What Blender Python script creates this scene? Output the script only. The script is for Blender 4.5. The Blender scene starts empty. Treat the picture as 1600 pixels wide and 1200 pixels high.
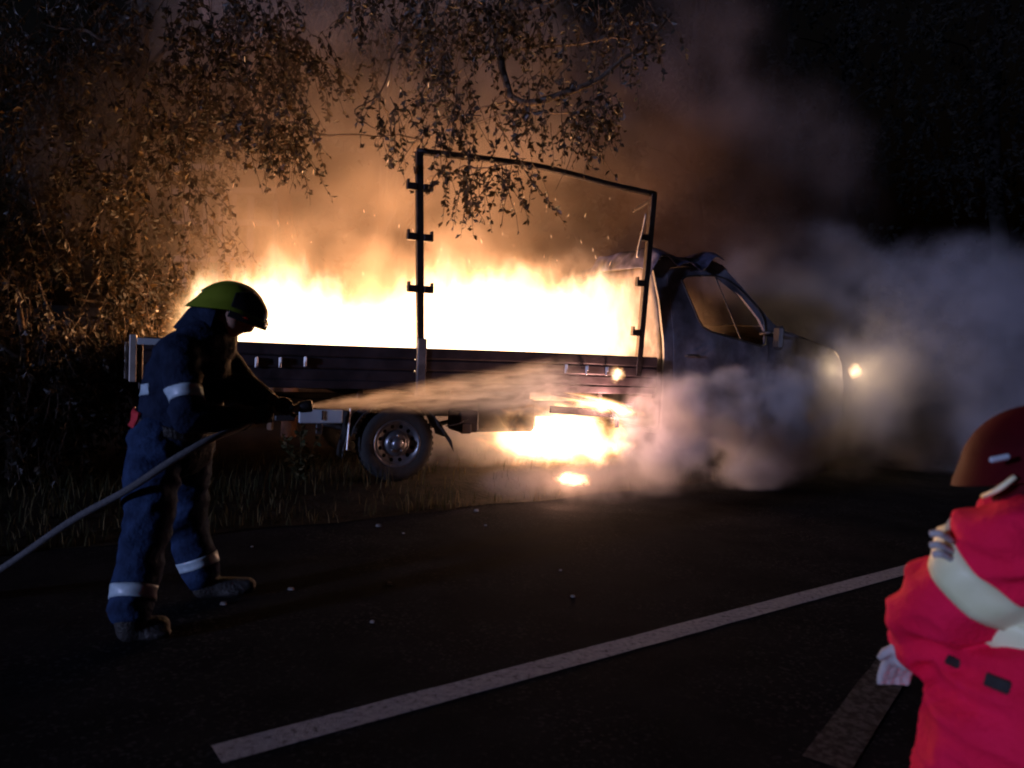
import bpy, bmesh, math, random
from mathutils import Vector, Matrix, noise
from mathutils.geometry import tessellate_polygon
random.seed(7)
R = math.radians
sc = bpy.context.scene
COL = sc.collection

# ------------------------------------------------------------------ camera
CAM_H, FPX, RHO = 1.30, 1200.0, R(2.35)
PITCH = math.atan((600 - (525 + .041 * 580)) * math.cos(RHO) / FPX)
fw = Vector((0, math.cos(PITCH), -math.sin(PITCH)))
up0 = Vector((0, math.sin(PITCH), math.cos(PITCH)))
X0 = Vector((1, 0, 0))
rt = math.cos(RHO) * X0 + math.sin(RHO) * up0
uu = math.cos(RHO) * up0 - math.sin(RHO) * X0
CPOS = Vector((0, 0, CAM_H))
cd = bpy.data.cameras.new('camera')
cam = bpy.data.objects.new('camera', cd)
COL.objects.link(cam)
cd.sensor_width = 36
cd.lens = 36 * FPX / 1600
cd.clip_end = 500
cd.clip_start = 0.05
M = Matrix((rt, uu, -fw)).transposed().to_4x4()
M.translation = CPOS
cam.matrix_world = M
cd.dof.use_dof = True
cd.dof.focus_distance = 6.5
cd.dof.aperture_fstop = 2.4
sc.camera = cam

# ------------------------------------------------------------------ sky, sun, exposure
SUN_EL, SUN_AZ = R(7), R(228)          # where the light comes from (azimuth from +Y, clockwise)
wd = bpy.data.worlds.new('World')
sc.world = wd
wd.use_nodes = True
wn = wd.node_tree
bgn = wn.nodes['Background']
sky = wn.nodes.new('ShaderNodeTexSky')
sky.sky_type = 'NISHITA'
sky.sun_disc = False
sky.sun_elevation = R(-4)
sky.sun_rotation = SUN_AZ
sky.air_density = 1.0
sky.dust_density = 0.4
wn.links.new(sky.outputs[0], bgn.inputs[0])
bgn.inputs[1].default_value = 0.12
sl = bpy.data.lights.new('cool_low_sun', 'SUN')
sl.energy = 2.3
sl.angle = R(4)
sl.color = (0.46, 0.54, 1.0)
so = bpy.data.objects.new('cool_low_sun', sl)
COL.objects.link(so)
sd = Vector((math.sin(SUN_AZ) * math.cos(SUN_EL), math.cos(SUN_AZ) * math.cos(SUN_EL), math.sin(SUN_EL)))
so.rotation_euler = sd.to_track_quat('Z', 'Y').to_euler()
so.location = sd * 30
sc.view_settings.view_transform = 'Standard'
sc.view_settings.look = 'None'
sc.view_settings.exposure = -0.5
sc.view_settings.gamma = 1.0
sc.view_settings.use_curve_mapping = False
cy = sc.cycles
cy.use_denoising = True
cy.denoiser = 'OPENIMAGEDENOISE'
cy.volume_step_rate = 0.6
cy.volume_max_steps = 256
cy.volume_bounces = 1
cy.max_bounces = 6
cy.diffuse_bounces = 2
cy.glossy_bounces = 2
cy.transmission_bounces = 4
cy.transparent_max_bounces = 12
cy.sample_clamp_indirect = 1.5
cy.sample_clamp_direct = 0
cy.caustics_reflective = False
cy.caustics_refractive = False
cy.use_adaptive_sampling = True
cy.adaptive_threshold = 0.05
cy.filter_width = 2.0


# ------------------------------------------------------------------ pixel helpers (photograph pixels, 1600 x 1200)
def ray(px, py):
    return fw + rt * ((px - 800) / FPX) - uu * ((py - 600) / FPX)
def at(px, py, d):
    return CPOS + ray(px, py) * d
def ground(px, py, z=0.0):
    d = ray(px, py)
    return CPOS + d * ((z - CAM_H) / d.z)
TA = R(66)
TE = Vector((math.sin(TA), math.cos(TA), 0))
TN = Vector((-math.cos(TA), math.sin(TA), 0))
TO = at(658, 540, 6.75)
TO.z = 0.10
def TP(px, py, y=0.0):
    d = ray(px, py)
    t = (TO + TN * y - CPOS).dot(TN) / d.dot(TN)
    p = CPOS + d * t
    return (p - TO).dot(TE), p.z - TO.z
def TW(s, y, z):
    return TO + TE * s + TN * y + Vector((0, 0, z))


# ------------------------------------------------------------------ node / material helpers
class NT:
    def __init__(self, tree):
        self.t = tree
    def n(self, kind, **kw):
        x = self.t.nodes.new('ShaderNode' + kind)
        for k, v in kw.items():
            setattr(x, k, v)
        return x
    def l(self, a, b):
        self.t.links.new(a, b)
    def val(self, sock, v):
        if hasattr(v, 'is_output'):
            self.l(v, sock)
        else:
            sock.default_value = v
    def math(self, op, a, b=None, c=None, clamp=False):
        x = self.n('Math', operation=op, use_clamp=clamp)
        self.val(x.inputs[0], a)
        if b is not None: self.val(x.inputs[1], b)
        if c is not None: self.val(x.inputs[2], c)
        return x.outputs[0]
    def vmath(self, op, a, b=None):
        x = self.n('VectorMath', operation=op)
        self.val(x.inputs[0], a)
        if b is not None: self.val(x.inputs[1], b)
        return x.outputs['Value'] if op in ('LENGTH', 'DOT_PRODUCT', 'DISTANCE') else x.outputs[0]
    def rng(self, v, a, b, c=0.0, d=1.0, smooth=True):
        x = self.n('MapRange', interpolation_type='SMOOTHSTEP' if smooth else 'LINEAR')
        self.val(x.inputs[0], v)
        for i, q in enumerate((a, b, c, d)):
            self.val(x.inputs[i + 1], q)
        return x.outputs[0]
    def noise(self, vec, scale, detail=3, rough=0.55, dist=0.0):
        x = self.n('TexNoise')
        self.val(x.inputs['Vector'], vec)
        x.inputs['Scale'].default_value = scale
        x.inputs['Detail'].default_value = detail
        x.inputs['Roughness'].default_value = rough
        x.inputs['Distortion'].default_value = dist
        return x.outputs[0]
    def ramp(self, fac, stops):
        x = self.n('ValToRGB')
        cr = x.color_ramp
        while len(cr.elements) < len(stops): cr.elements.new(0.5)
        for e_, (p, c) in zip(cr.elements, stops):
            e_.position = p
            e_.color = (*c, 1)
        self.val(x.inputs[0], fac)
        return x.outputs[0]

MATS = {}
def mat(name, c1, c2=None, scale=6.0, rough=0.6, metal=0.0, bump=0.0, bscale=None, detail=4, coat=0.0, rough2=None, stops=None, translucent=0.0, island=False, spec=.5):
    if name in MATS: return MATS[name]
    m = bpy.data.materials.new(name)
    m.use_nodes = True
    t = NT(m.node_tree)
    p = m.node_tree.nodes['Principled BSDF']
    tc = t.n('TexCoord')
    if island:
        g = t.n('NewGeometry')
        fac = g.outputs['Random Per Island']
    else:
        fac = t.noise(tc.outputs['Object'], scale, detail)
    if stops:
        t.l(t.ramp(fac, stops), p.inputs['Base Color'])
    elif c2:
        t.l(t.ramp(fac, [(0.32, c1), (0.68, c2)]), p.inputs['Base Color'])
    else:
        p.inputs['Base Color'].default_value = (*c1, 1)
    if rough2 is not None:
        t.l(t.rng(fac, 0.35, 0.65, rough, rough2), p.inputs['Roughness'])
    else:
        p.inputs['Roughness'].default_value = rough
    p.inputs['Metallic'].default_value = metal
    p.inputs['Specular IOR Level'].default_value = spec
    p.inputs['Coat Weight'].default_value = coat
    if bump:
        b = t.n('Bump')
        b.inputs['Strength'].default_value = min(1.0, bump)
        b.inputs['Distance'].default_value = 0.02
        t.l(t.noise(tc.outputs['Object'], bscale or scale * 4, 4), b.inputs['Height'])
        t.l(b.outputs[0], p.inputs['Normal'])
    if translucent:
        tr = t.n('BsdfTranslucent')
        src = p.inputs['Base Color'].links
        if src: t.l(src[0].from_socket, tr.inputs[0])
        else: tr.inputs[0].default_value = (*c1, 1)
        mx = t.n('MixShader')
        mx.inputs[0].default_value = translucent
        t.l(p.outputs[0], mx.inputs[1])
        t.l(tr.outputs[0], mx.inputs[2])
        t.l(mx.outputs[0], m.node_tree.nodes['Material Output'].inputs['Surface'])
    MATS[name] = m
    return m


# ------------------------------------------------------------------ mesh helpers
class MB:
    def __init__(self):
        self.v, self.f, self.smooth = [], [], []
    def add(self, vs, fs, smooth=False):
        o = len(self.v)
        self.v += [Vector(p) for p in vs]
        self.f += [[i + o for i in q] for q in fs]
        self.smooth += [smooth] * len(fs)
        return self
    def box(self, c, s, rot=None, bev=0.0):
        """chamfered box: centre, full size"""
        c = Vector(c)
        hx, hy, hz = (q / 2 for q in s)
        if bev <= 0:
            vs = [Vector((x, y, z)) for x in (-hx, hx) for y in (-hy, hy) for z in (-hz, hz)]
            fs = [(0, 1, 3, 2), (4, 6, 7, 5), (0, 4, 5, 1), (2, 3, 7, 6), (0, 2, 6, 4), (1, 5, 7, 3)]
        else:
            b = min(bev, hx * .9, hy * .9, hz * .9)
            bm = bmesh.new()
            for sx in (-1, 1):
                for sy in (-1, 1):
                    for sz in (-1, 1):
                        bm.verts.new((sx * (hx - b), sy * (hy - b), sz * hz))
                        bm.verts.new((sx * (hx - b), sy * hy, sz * (hz - b)))
                        bm.verts.new((sx * hx, sy * (hy - b), sz * (hz - b)))
            r_ = bmesh.ops.convex_hull(bm, input=bm.verts)
            bm.verts.index_update()
            bmesh.ops.recalc_face_normals(bm, faces=bm.faces)
            vs = [v.co.copy() for v in bm.verts]
            bm.verts.index_update()
            fs = [[v.index for v in f.verts] for f in bm.faces]
            bm.free()
        if rot is not None: vs = [rot @ v for v in vs]
        return self.add([v + c for v in vs], fs)
    def bar(self, a, b, w, h, side=None, bev=0.004):
        """rectangular bar between two points"""
        a, b = Vector(a), Vector(b)
        d = (b - a)
        L = d.length
        q = d.to_track_quat('X', 'Z')
        return self.box((a + b) / 2, (L, w, h), q.to_matrix(), bev)
    def tube(self, pts, rad, n=8, cap=True, ell=None):
        pts = [Vector(p) for p in pts]
        if not hasattr(rad, '__len__'): rad = [rad] * len(pts)
        vs, fs = [], []
        ref = Vector((0.13, 0.31, 0.94))
        for i, p in enumerate(pts):
            d = (pts[min(i + 1, len(pts) - 1)] - pts[max(i - 1, 0)])
            if d.length < 1e-9: d = Vector((0, 0, 1))
            d.normalize()
            if abs(d.dot(ref)) > .97: ref = Vector((.94, .1, .3))
            a = (ref - d * ref.dot(d)).normalized()
            b = d.cross(a)
            ref = a
            for k in range(n):
                t = 2 * math.pi * k / n
                vs.append(p + (a * math.cos(t) + b * math.sin(t)) * rad[i])
        for i in range(len(pts) - 1):
            for k in range(n):
                fs.append((i * n + k, i * n + (k + 1) % n, (i + 1) * n + (k + 1) % n, (i + 1) * n + k))
        if cap:
            fs.append(tuple(range(n - 1, -1, -1)))
            fs.append(tuple(range((len(pts) - 1) * n, len(pts) * n)))
        return self.add(vs, fs, True)
    def capsule(self, a, b, ra, rb, n=14):
        a, b = Vector(a), Vector(b)
        d = (b - a).normalized()
        pts, rr = [], []
        for k in range(5):
            t = math.pi / 2 * k / 5
            pts.append(a - d * ra * math.cos(t)); rr.append(max(ra * math.sin(t), .001))
        pts += [a, b]; rr += [ra, rb]
        for k in range(4, -1, -1):
            t = math.pi / 2 * k / 5
            pts.append(b + d * rb * math.cos(t)); rr.append(max(rb * math.sin(t), .001))
        return self.tube(pts, rr, n)
    def ell(self, c, r, rot=None, nu=16, nv=10):
        c = Vector(c)
        vs, fs = [], []
        for j in range(1, nv):
            t = math.pi * j / nv
            for i in range(nu):
                p = 2 * math.pi * i / nu
                v = Vector((r[0] * math.sin(t) * math.cos(p), r[1] * math.sin(t) * math.sin(p), r[2] * math.cos(t)))
                vs.append(c + (rot @ v if rot is not None else v))
        top, bot = Vector((0, 0, r[2])), Vector((0, 0, -r[2]))
        vs.append(c + (rot @ top if rot is not None else top)); vs.append(c + (rot @ bot if rot is not None else bot))
        for j in range(nv - 2):
            for i in range(nu):
                fs.append((j * nu + i, (j + 1) * nu + i, (j + 1) * nu + (i + 1) % nu, j * nu + (i + 1) % nu))
        T = (nv - 1) * nu
        for i in range(nu):
            fs.append((T, i, (i + 1) % nu))
            fs.append((T + 1, (nv - 2) * nu + (i + 1) % nu, (nv - 2) * nu + i))
        return self.add(vs, fs, True)
    def lathe(self, prof, c, ax, n=32, a0=0, a1=2 * math.pi):
        """prof: (radius, offset along axis)"""
        c, ax = Vector(c), Vector(ax).normalized()
        ref = Vector((0, 0, 1)) if abs(ax.z) < .9 else Vector((1, 0, 0))
        a = (ref - ax * ref.dot(ax)).normalized()
        b = ax.cross(a)
        full = abs(a1 - a0 - 2 * math.pi) < 1e-6
        m = n if full else n + 1
        vs = []
        for r_, o in prof:
            for k in range(m):
                t = a0 + (a1 - a0) * k / n
                vs.append(c + ax * o + (a * math.cos(t) + b * math.sin(t)) * r_)
        fs = []
        for i in range(len(prof) - 1):
            for k in range(n):
                k2 = (k + 1) % m
                fs.append((i * m + k, i * m + k2, (i + 1) * m + k2, (i + 1) * m + k))
        return self.add(vs, fs, True)
    def grid(self, fn, nu, nv, thick=None, smooth=True):
        vs = [Vector(fn(i / nu, j / nv)) for j in range(nv + 1) for i in range(nu + 1)]
        fs = [(j * (nu + 1) + i, j * (nu + 1) + i + 1, (j + 1) * (nu + 1) + i + 1, (j + 1) * (nu + 1) + i) for j in range(nv) for i in range(nu)]
        if thick is not None:
            o = len(vs)
            th = Vector(thick)
            vs += [v + th for v in vs]
            fs2 = [tuple(o + q for q in reversed(f)) for f in fs]
            rim = [i for i in range(nu)] + [j * (nu + 1) + nu for j in range(nv)] + [nv * (nu + 1) + nu - i for i in range(nu)] + [(nv - j) * (nu + 1) for j in range(nv)]
            for k in range(len(rim)):
                a, b = rim[k], rim[(k + 1) % len(rim)]
                fs2.append((b, a, a + o, b + o))
            fs = fs + fs2
        return self.add(vs, fs, smooth)
    def mesh(self, name, m):
        me = bpy.data.meshes.new(name)
        me.from_pydata([tuple(v) for v in self.v], [], self.f)
        me.polygons.foreach_set('use_smooth', self.smooth)
        if m: me.materials.append(m)
        me.update()
        return me
    def build(self, name, m, parent=None, offset=None):
        if offset is not None: self.v = [v - offset for v in self.v]
        o = bpy.data.objects.new(name, self.mesh(name, m))
        COL.objects.link(o)
        if parent: o.parent = parent
        return o

def thing(name, label, cat, loc=(0, 0, 0), rz=0.0, group=None):
    o = bpy.data.objects.new(name, None)
    COL.objects.link(o)
    o.location = loc
    o.rotation_euler = (0, 0, rz)
    return tag(o, label, cat, group)
def tag(o, label=None, cat=None, group=None, kind=None):
    if label: o['label'] = label
    if cat: o['category'] = cat
    if group: o['group'] = group
    if kind: o['kind'] = kind
    return o
def inst(name, me, parent, loc=(0, 0, 0), rot=None):
    o = bpy.data.objects.new(name, me)
    COL.objects.link(o)
    if parent: o.parent = parent
    o.location = loc
    if rot is not None: o.rotation_euler = rot
    return o

def blob(mb, voxel, smooth=6, disp=None):
    """fuse overlapping shapes of a builder into one continuous skin"""
    o = bpy.data.objects.new('tmp', mb.mesh('tmp', None))
    COL.objects.link(o)
    md = o.modifiers.new('r', 'REMESH')
    md.mode = 'VOXEL'
    md.voxel_size = voxel
    ms = o.modifiers.new('s', 'SMOOTH')
    ms.factor = .5
    ms.iterations = smooth
    dg = bpy.context.evaluated_depsgraph_get()
    dg.update()
    ev = o.evaluated_get(dg)
    me = ev.to_mesh()
    r = MB()
    vs = [v.co.copy() for v in me.vertices]
    if disp:
        ns = [v.normal.copy() for v in me.vertices]
        vs = [p + q * disp(p, q) for p, q in zip(vs, ns)]
    r.add(vs, [list(p.vertices) for p in me.polygons], True)
    ev.to_mesh_clear()
    od = o.data
    bpy.data.objects.remove(o)
    bpy.data.meshes.remove(od)
    return r

def poly_panel(outer, holes, y, thick, curve=None, maxlen=0.14):
    """flat (s,z) outline with holes, given depth along y and bent by curve(s,z)->dy"""
    loops = [outer] + holes
    flat = [p for lp in loops for p in lp]
    tris = tessellate_polygon([[Vector((a, b, 0)) for a, b in lp] for lp in loops])
    bm = bmesh.new()
    vs = [bm.verts.new((a, 0, b)) for a, b in flat]
    for t in tris:
        try: bm.faces.new([vs[i] for i in t])
        except ValueError: pass
    for _ in range(5):
        long = [e for e in bm.edges if e.calc_length() > maxlen]
        if not long: break
        bmesh.ops.subdivide_edges(bm, edges=long, cuts=1)
        bmesh.ops.triangulate(bm, faces=[f for f in bm.faces if len(f.verts) > 3])
    bm.normal_update()
    bmesh.ops.recalc_face_normals(bm, faces=bm.faces)
    r = bmesh.ops.extrude_face_region(bm, geom=list(bm.faces))
    top = [g for g in r['geom'] if isinstance(g, bmesh.types.BMVert)]
    for v in top: v.co.y += thick
    bmesh.ops.recalc_face_normals(bm, faces=bm.faces)
    for v in bm.verts:
        v.co.y += y + (curve(v.co.x, v.co.z) if curve else 0)
    bm.verts.index_update()
    mb = MB()
    mb.add([v.co.copy() for v in bm.verts], [[v.index for v in f.verts] for f in bm.faces])
    bm.free()
    return mb

def bez(pts, n=24):
    """smooth curve through points (Catmull-Rom)"""
    P = [Vector(p) for p in pts]
    P = [P[0] * 2 - P[1]] + P + [P[-1] * 2 - P[-2]]
    out = []
    segs = len(P) - 3
    for i in range(segs):
        a, b, c, d = P[i:i + 4]
        m = max(2, n // segs)
        for k in range(m):
            t = k / m
            out.append(.5 * ((2 * b) + (c - a) * t + (2 * a - 5 * b + 4 * c - d) * t * t + (3 * b - a - 3 * c + d) * t ** 3))
    out.append(P[-2])
    return out
def fbm(p, s, seed=0.0):
    return noise.fractal(Vector((p[0] * s + seed, p[1] * s + seed * 1.7, p[2] * s)), 1.0, 2.1, 3)

# ------------------------------------------------------------------ materials
asphalt = mat('asphalt', (.010, .010, .011), (.019, .0185, .020), scale=3.0, rough=.95, bump=.5, bscale=160, spec=.015)
_t = NT(asphalt.node_tree)
_p = asphalt.node_tree.nodes['Principled BSDF']
_tc = _t.n('TexCoord')
_v = _t.n('TexVoronoi')
_v.inputs['Scale'].default_value = 75
_t.l(_tc.outputs['Object'], _v.inputs['Vector'])
_sep = _t.n('SeparateColor')
_t.l(_v.outputs['Color'], _sep.inputs[0])
_chip = _t.rng(_sep.outputs[0], .72, 1.0, 0, 1)                    # pale stone chips in the dark binder
_patch = _t.rng(_t.noise(_tc.outputs['Object'], 1.1, 5, .65), .40, .64, .15, 1)
_mx = _t.n('Mix', data_type='RGBA')
_t.l(_t.math('MULTIPLY', _chip, _patch), _mx.inputs[0])
_t.l(_p.inputs['Base Color'].links[0].from_socket, _mx.inputs[6])
_mx.inputs[7].default_value = (.048, .045, .046, 1)
_t.l(_mx.outputs[2], _p.inputs['Base Color'])
paint_w = mat('road_paint', (.45, .44, .42), scale=40, stops=[(.30, (.10, .10, .10)), (.42, (.30, .30, .32)), (.7, (.42, .42, .45))], spec=.05, rough=.8, bump=.6, bscale=140)
paint_old = mat('worn_road_paint', (.1, .1, .1), scale=30, stops=[(.42, (.024, .024, .025)), (.60, (.085, .085, .09))], spec=.15, rough=.8, bump=.6, bscale=140)
soil = mat('soil', (.014, .011, .008), (.035, .027, .017), scale=5, spec=.1, rough=.95, bump=1, bscale=25)
grass_m = mat('grass_blade', (.06, .07, .02), island=True, stops=[(0, (.02, .026, .010)), (.6, (.05, .045, .018)), (1, (.13, .10, .045))], rough=.8, translucent=.3, spec=.1)
leaf_m = mat('leaf', (.06, .07, .02), island=True, stops=[(0, (.014, .012, .007)), (.6, (.030, .022, .011)), (.88, (.065, .040, .018)), (1, (.14, .09, .03))], rough=.5, translucent=.35)
leaf_far_unlit = mat('unlit_far_leaf', (.02, .02, .01), island=True, stops=[(0, (.004, .005, .005)), (1, (.013, .012, .009))], rough=.95, spec=.1)  # near-black colour stands in for light falling off on the far foliage
leaf_dark = mat('dark_leaf', (.06, .07, .02), island=True, stops=[(0, (.010, .010, .006)), (.75, (.022, .017, .010)), (1, (.06, .04, .02))], rough=.5, translucent=.3)
bark = mat('bark', (.03, .022, .016), (.09, .06, .04), scale=9, rough=.95, bump=1, bscale=30)
bark_far_unlit = mat('unlit_far_bark', (.006, .006, .005), (.013, .011, .010), scale=9, spec=.1, rough=.95)  # darker copy of bark, lack of light put into the far trunks' colour
bark_red = mat('red_bark', (.16, .07, .04), (.30, .14, .08), scale=9, rough=.9, bump=1, bscale=30)
wood_old = mat('weathered_wood', (.10, .07, .05), (.2, .14, .1), scale=8, rough=.9, bump=.6)
char = mat('charred_metal', (.012, .010, .010), (.05, .04, .036), scale=7, rough=.7, metal=.3, bump=.3)
board_m = mat('sooty_board', (.02, .016, .018), (.075, .055, .06), scale=3.5, rough=.55, metal=.4, bump=.35, bscale=12)
steel = mat('blackened_steel', (.018, .015, .014), (.04, .03, .028), scale=12, rough=.6, metal=.6, bump=.3)
latch_m = mat('worn_steel', (.35, .34, .33), (.5, .48, .46), scale=20, rough=.35, metal=.9)
cabpaint = mat('burnt_white_paint', (.2, .2, .2), scale=2.6, detail=7, stops=[(.28, (.022, .020, .024)), (.42, (.075, .07, .085)), (.56, (.15, .145, .175)), (.8, (.30, .29, .34))], rough=.6, bump=.25, bscale=9)
cabburnt = mat('scorched_paint', (.1, .1, .1), scale=3.2, detail=6, stops=[(.32, (.02, .018, .02)), (.5, (.09, .075, .075)), (.7, (.26, .22, .21))], rough=.65, bump=.4, bscale=9)
roofblue = mat('blistered_roof_sheet', (.1, .1, .1), scale=5, stops=[(.35, (.02, .02, .03)), (.55, (.10, .10, .17)), (.75, (.28, .28, .40))], rough=.4, metal=.4, bump=.5, bscale=14)
tyre_m = mat('tyre_rubber', (.012, .012, .012), (.022, .021, .02), scale=20, rough=.8, bump=.3, bscale=60)
rim_m = mat('steel_rim', (.20, .21, .23), (.34, .35, .38), scale=10, rough=.32, metal=.85)
plastic = mat('black_plastic', (.015, .015, .016), (.028, .027, .027), scale=9, rough=.5, bump=.2)
paleplate = mat('pale_plate', (.42, .50, .56), (.55, .62, .66), scale=6, rough=.35)
redlens = mat('red_lens', (.35, .01, .01), rough=.2, coat=.5)
glass_d = mat('sooty_glass', (.02, .02, .022), (.05, .045, .04), scale=8, rough=.12, coat=.6)
tin = mat('pale_post', (.4, .36, .32), (.55, .5, .45), scale=8, rough=.5, metal=.3)
navy = mat('navy_cloth', (.008, .017, .045), (.022, .044, .105), scale=14, spec=.12, rough=.85, bump=.5, bscale=40)
navy_d = mat('dark_navy_cloth', (.005, .009, .022), (.012, .020, .045), scale=14, spec=.12, rough=.85, bump=.5, bscale=40)
reflect = mat('reflective_tape', (.30, .40, .46), (.46, .56, .62), scale=30, rough=.4)
helm_y = mat('lime_helmet', (.11, .15, .012), (.16, .20, .02), scale=6, rough=.28, coat=.5)
visor_m = mat('dark_visor', (.012, .012, .014), rough=.15, coat=.8)
leather = mat('black_leather', (.012, .011, .010), (.025, .022, .02), scale=16, rough=.6, bump=.5)
skin = mat('skin', (.42, .24, .17), (.48, .29, .21), scale=12, rough=.55)
beltred = mat('red_belt', (.42, .02, .03), (.5, .03, .04), scale=10, rough=.5)
hose_m = mat('hose_canvas', (.05, .05, .055), (.09, .09, .095), scale=60, rough=.8, bump=.5, bscale=200)
brass = mat('nozzle_metal', (.45, .30, .18), (.55, .38, .24), scale=15, rough=.3, metal=.9)
redcloth = mat('red_cloth', (.80, .008, .050), (.92, .012, .075), scale=7, spec=.15, rough=.85, bump=.4, bscale=60)
cream = mat('cream_tape', (.74, .74, .42), (.88, .88, .56), scale=9, rough=.5)
reddark = mat('dark_red_helmet', (.035, .001, .003), (.07, .002, .006), scale=6, rough=.7, coat=0, spec=.08)
glove_w = mat('grey_glove', (.38, .37, .36), (.5, .48, .46), scale=18, rough=.8, bump=.4)
debris_m = mat('pale_debris', (.08, .07, .065), (.2, .18, .16), scale=30, rough=.8)

# ------------------------------------------------------------------ ground
RD = Vector((math.sin(R(53.7)), math.cos(R(53.7)), 0))       # along the road
RNrm = Vector((-RD.y, RD.x, 0))                              # towards the verge
E0 = Vector((-1.96, 5.06, 0))
def verge_h(d):
    t = max(0., min(1., d / .9))
    h = .10 * t * t * (3 - 2 * t)
    if d > 7: h += .06 * (d - 7)
    return h
mb = MB()
def road_fn(u, v):
    a = -60 + 160 * u
    b = -40 + 40.15 * v
    return E0 + RD * a + RNrm * b
mb.grid(road_fn, 40, 12)
tag(mb.build('road', asphalt), kind='structure')
mb = MB()
NS = 60
dists = [-.02 + .0 * k for k in range(1)] + [.05, .15, .3, .45, .6, .75, .9, 1.2, 1.6, 2.2, 3, 4, 5, 6, 7, 8.5, 10, 13, 18, 30, 60]
def verge_pt(a, d):
    p = E0 + RD * a + RNrm * d
    p.z = .006 + verge_h(d) + (0.02 * fbm(p, 2.0) + .035 * fbm(p, .7, 4)) * min(1, max(0, d) * 3) * .8
    jit = .13 * fbm(Vector((a, 0, 0)), 1.6) if d < .2 else 0
    p += RNrm * jit
    return p
avals = [-60, -40, -25, -15] + [-10 + .25 * k for k in range(110)] + [19, 24, 32, 45, 70, 100]
vv = [verge_pt(a, d) for d in dists for a in avals]
na = len(avals)
ff = [(j * na + i, j * na + i + 1, (j + 1) * na + i + 1, (j + 1) * na + i) for j in range(len(dists) - 1) for i in range(na - 1)]
mb.add(vv, ff, True)
tag(mb.build('verge', soil), kind='structure')

def strip(name, m, a, b, w, label):
    a, b = Vector(a), Vector(b)
    d = (b - a).normalized()
    q = Vector((-d.y, d.x, 0))
    n = max(4, int((b - a).length / .15))
    s = MB()
    vs = []
    for i in range(n + 1):
        p = a + (b - a) * i / n
        j1, j2 = (.006 * noise.noise(Vector((i * .9, 3.1 + k * 7, 0))) for k in (0, 1))
        vs += [p + q * (w / 2 + j1) + Vector((0, 0, .004)), p - q * (w / 2 + j2) + Vector((0, 0, .004))]
    s.add(vs, [(2 * i + 1, 2 * i + 3, 2 * i + 2, 2 * i) for i in range(n)])
    o = s.build(name, m)
    return tag(o, label, 'road marking')
la, lb = ground(338, 1180), ground(1430, 887)
strip('lane_line', paint_w, la, lb + (lb - la).normalized() * 1.2, .125, 'long white painted line crossing the dark asphalt in front of the truck')
strip('worn_lane_line', paint_old, ground(1290, 1195), ground(1400, 1035), .15, 'faint worn grey paint stripe on the asphalt below the red sleeve')

# small bits lying on the road
for k, (px, py, s_) in enumerate([(592, 823, .03), (630, 834, .014), (610, 914, .02), (581, 973, .017), (759, 822, .018), (394, 855, .012), (895, 933, .016), (876, 892, .013), (745, 799, .025), (455, 922, .02), (350, 945, .02)]):
    p = ground(px, py)
    m_ = MB()
    rr = [random.uniform(.6, 1.2) for _ in range(7)]
    base = [p + Vector((math.cos(i * .9) * s_ * rr[i], math.sin(i * .9) * s_ * .7 * rr[i], .002)) for i in range(7)]
    topv = [p + (b_ - p) * .7 + Vector((0, 0, s_ * (.3 + .35 * rr[i]))) for i, b_ in enumerate(base)]
    m_.add(base + topv, [tuple(range(6, -1, -1)), tuple(range(7, 14))] + [(i, (i + 1) % 7, 7 + (i + 1) % 7, 7 + i) for i in range(7)])
    o = m_.build('debris_piece', debris_m, None, p)
    o.location = p
    tag(o, 'small pale fragment of debris lying on the dark asphalt', 'debris', 'debris scattered on the road')

# ------------------------------------------------------------------ grass
def blades(n, gen, hmin, hmax, w):
    g = MB()
    for _ in range(n):
        p = gen()
        if p is None: continue
        h = random.uniform(hmin, hmax) * random.uniform(.6, 1.1)
        a = random.uniform(0, 6.28)
        d = Vector((math.cos(a), math.sin(a), 0))
        q = Vector((-d.y, d.x, 0)) * w
        ben = random.uniform(.1, .6) * h
        m1 = p + Vector((0, 0, h * .55)) + d * ben * .3
        t1 = p + Vector((0, 0, h)) + d * ben
        g.add([p - q, p + q, m1 + q * .7, m1 - q * .7, t1], [(0, 1, 2, 3), (3, 2, 4)])
    return g
def verge_rand():
    a = random.uniform(-6, 6)
    d = random.random() ** 1.5 * 2.6
    if noise.noise(Vector((a * 1.3, d * 1.3, 0))) < -.15 and random.random() < .8: return None
    p = verge_pt(a, d)
    loc = p - TO
    s, y = loc.dot(TE), loc.dot(TN)
    if -.7 < s < .3 and -.1 < y < .35: return None
    if s > .35: return None if random.random() < .75 else p
    return p
tag(blades(6500, verge_rand, .04, .16, .0045).build('grass', grass_m), 'short dry grass on the verge by the rear wheel', 'grass', kind='stuff')
def hedge_rand():
    a = random.uniform(-9, 2)
    return verge_pt(a, random.uniform(.5, 3.2)) if a < -1 else verge_pt(a, random.uniform(.6, 1.3))
tag(blades(1300, hedge_rand, .08, .26, .005).build('tall_grass', grass_m), 'taller dry grass under the roadside trees', 'grass', kind='stuff')

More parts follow.
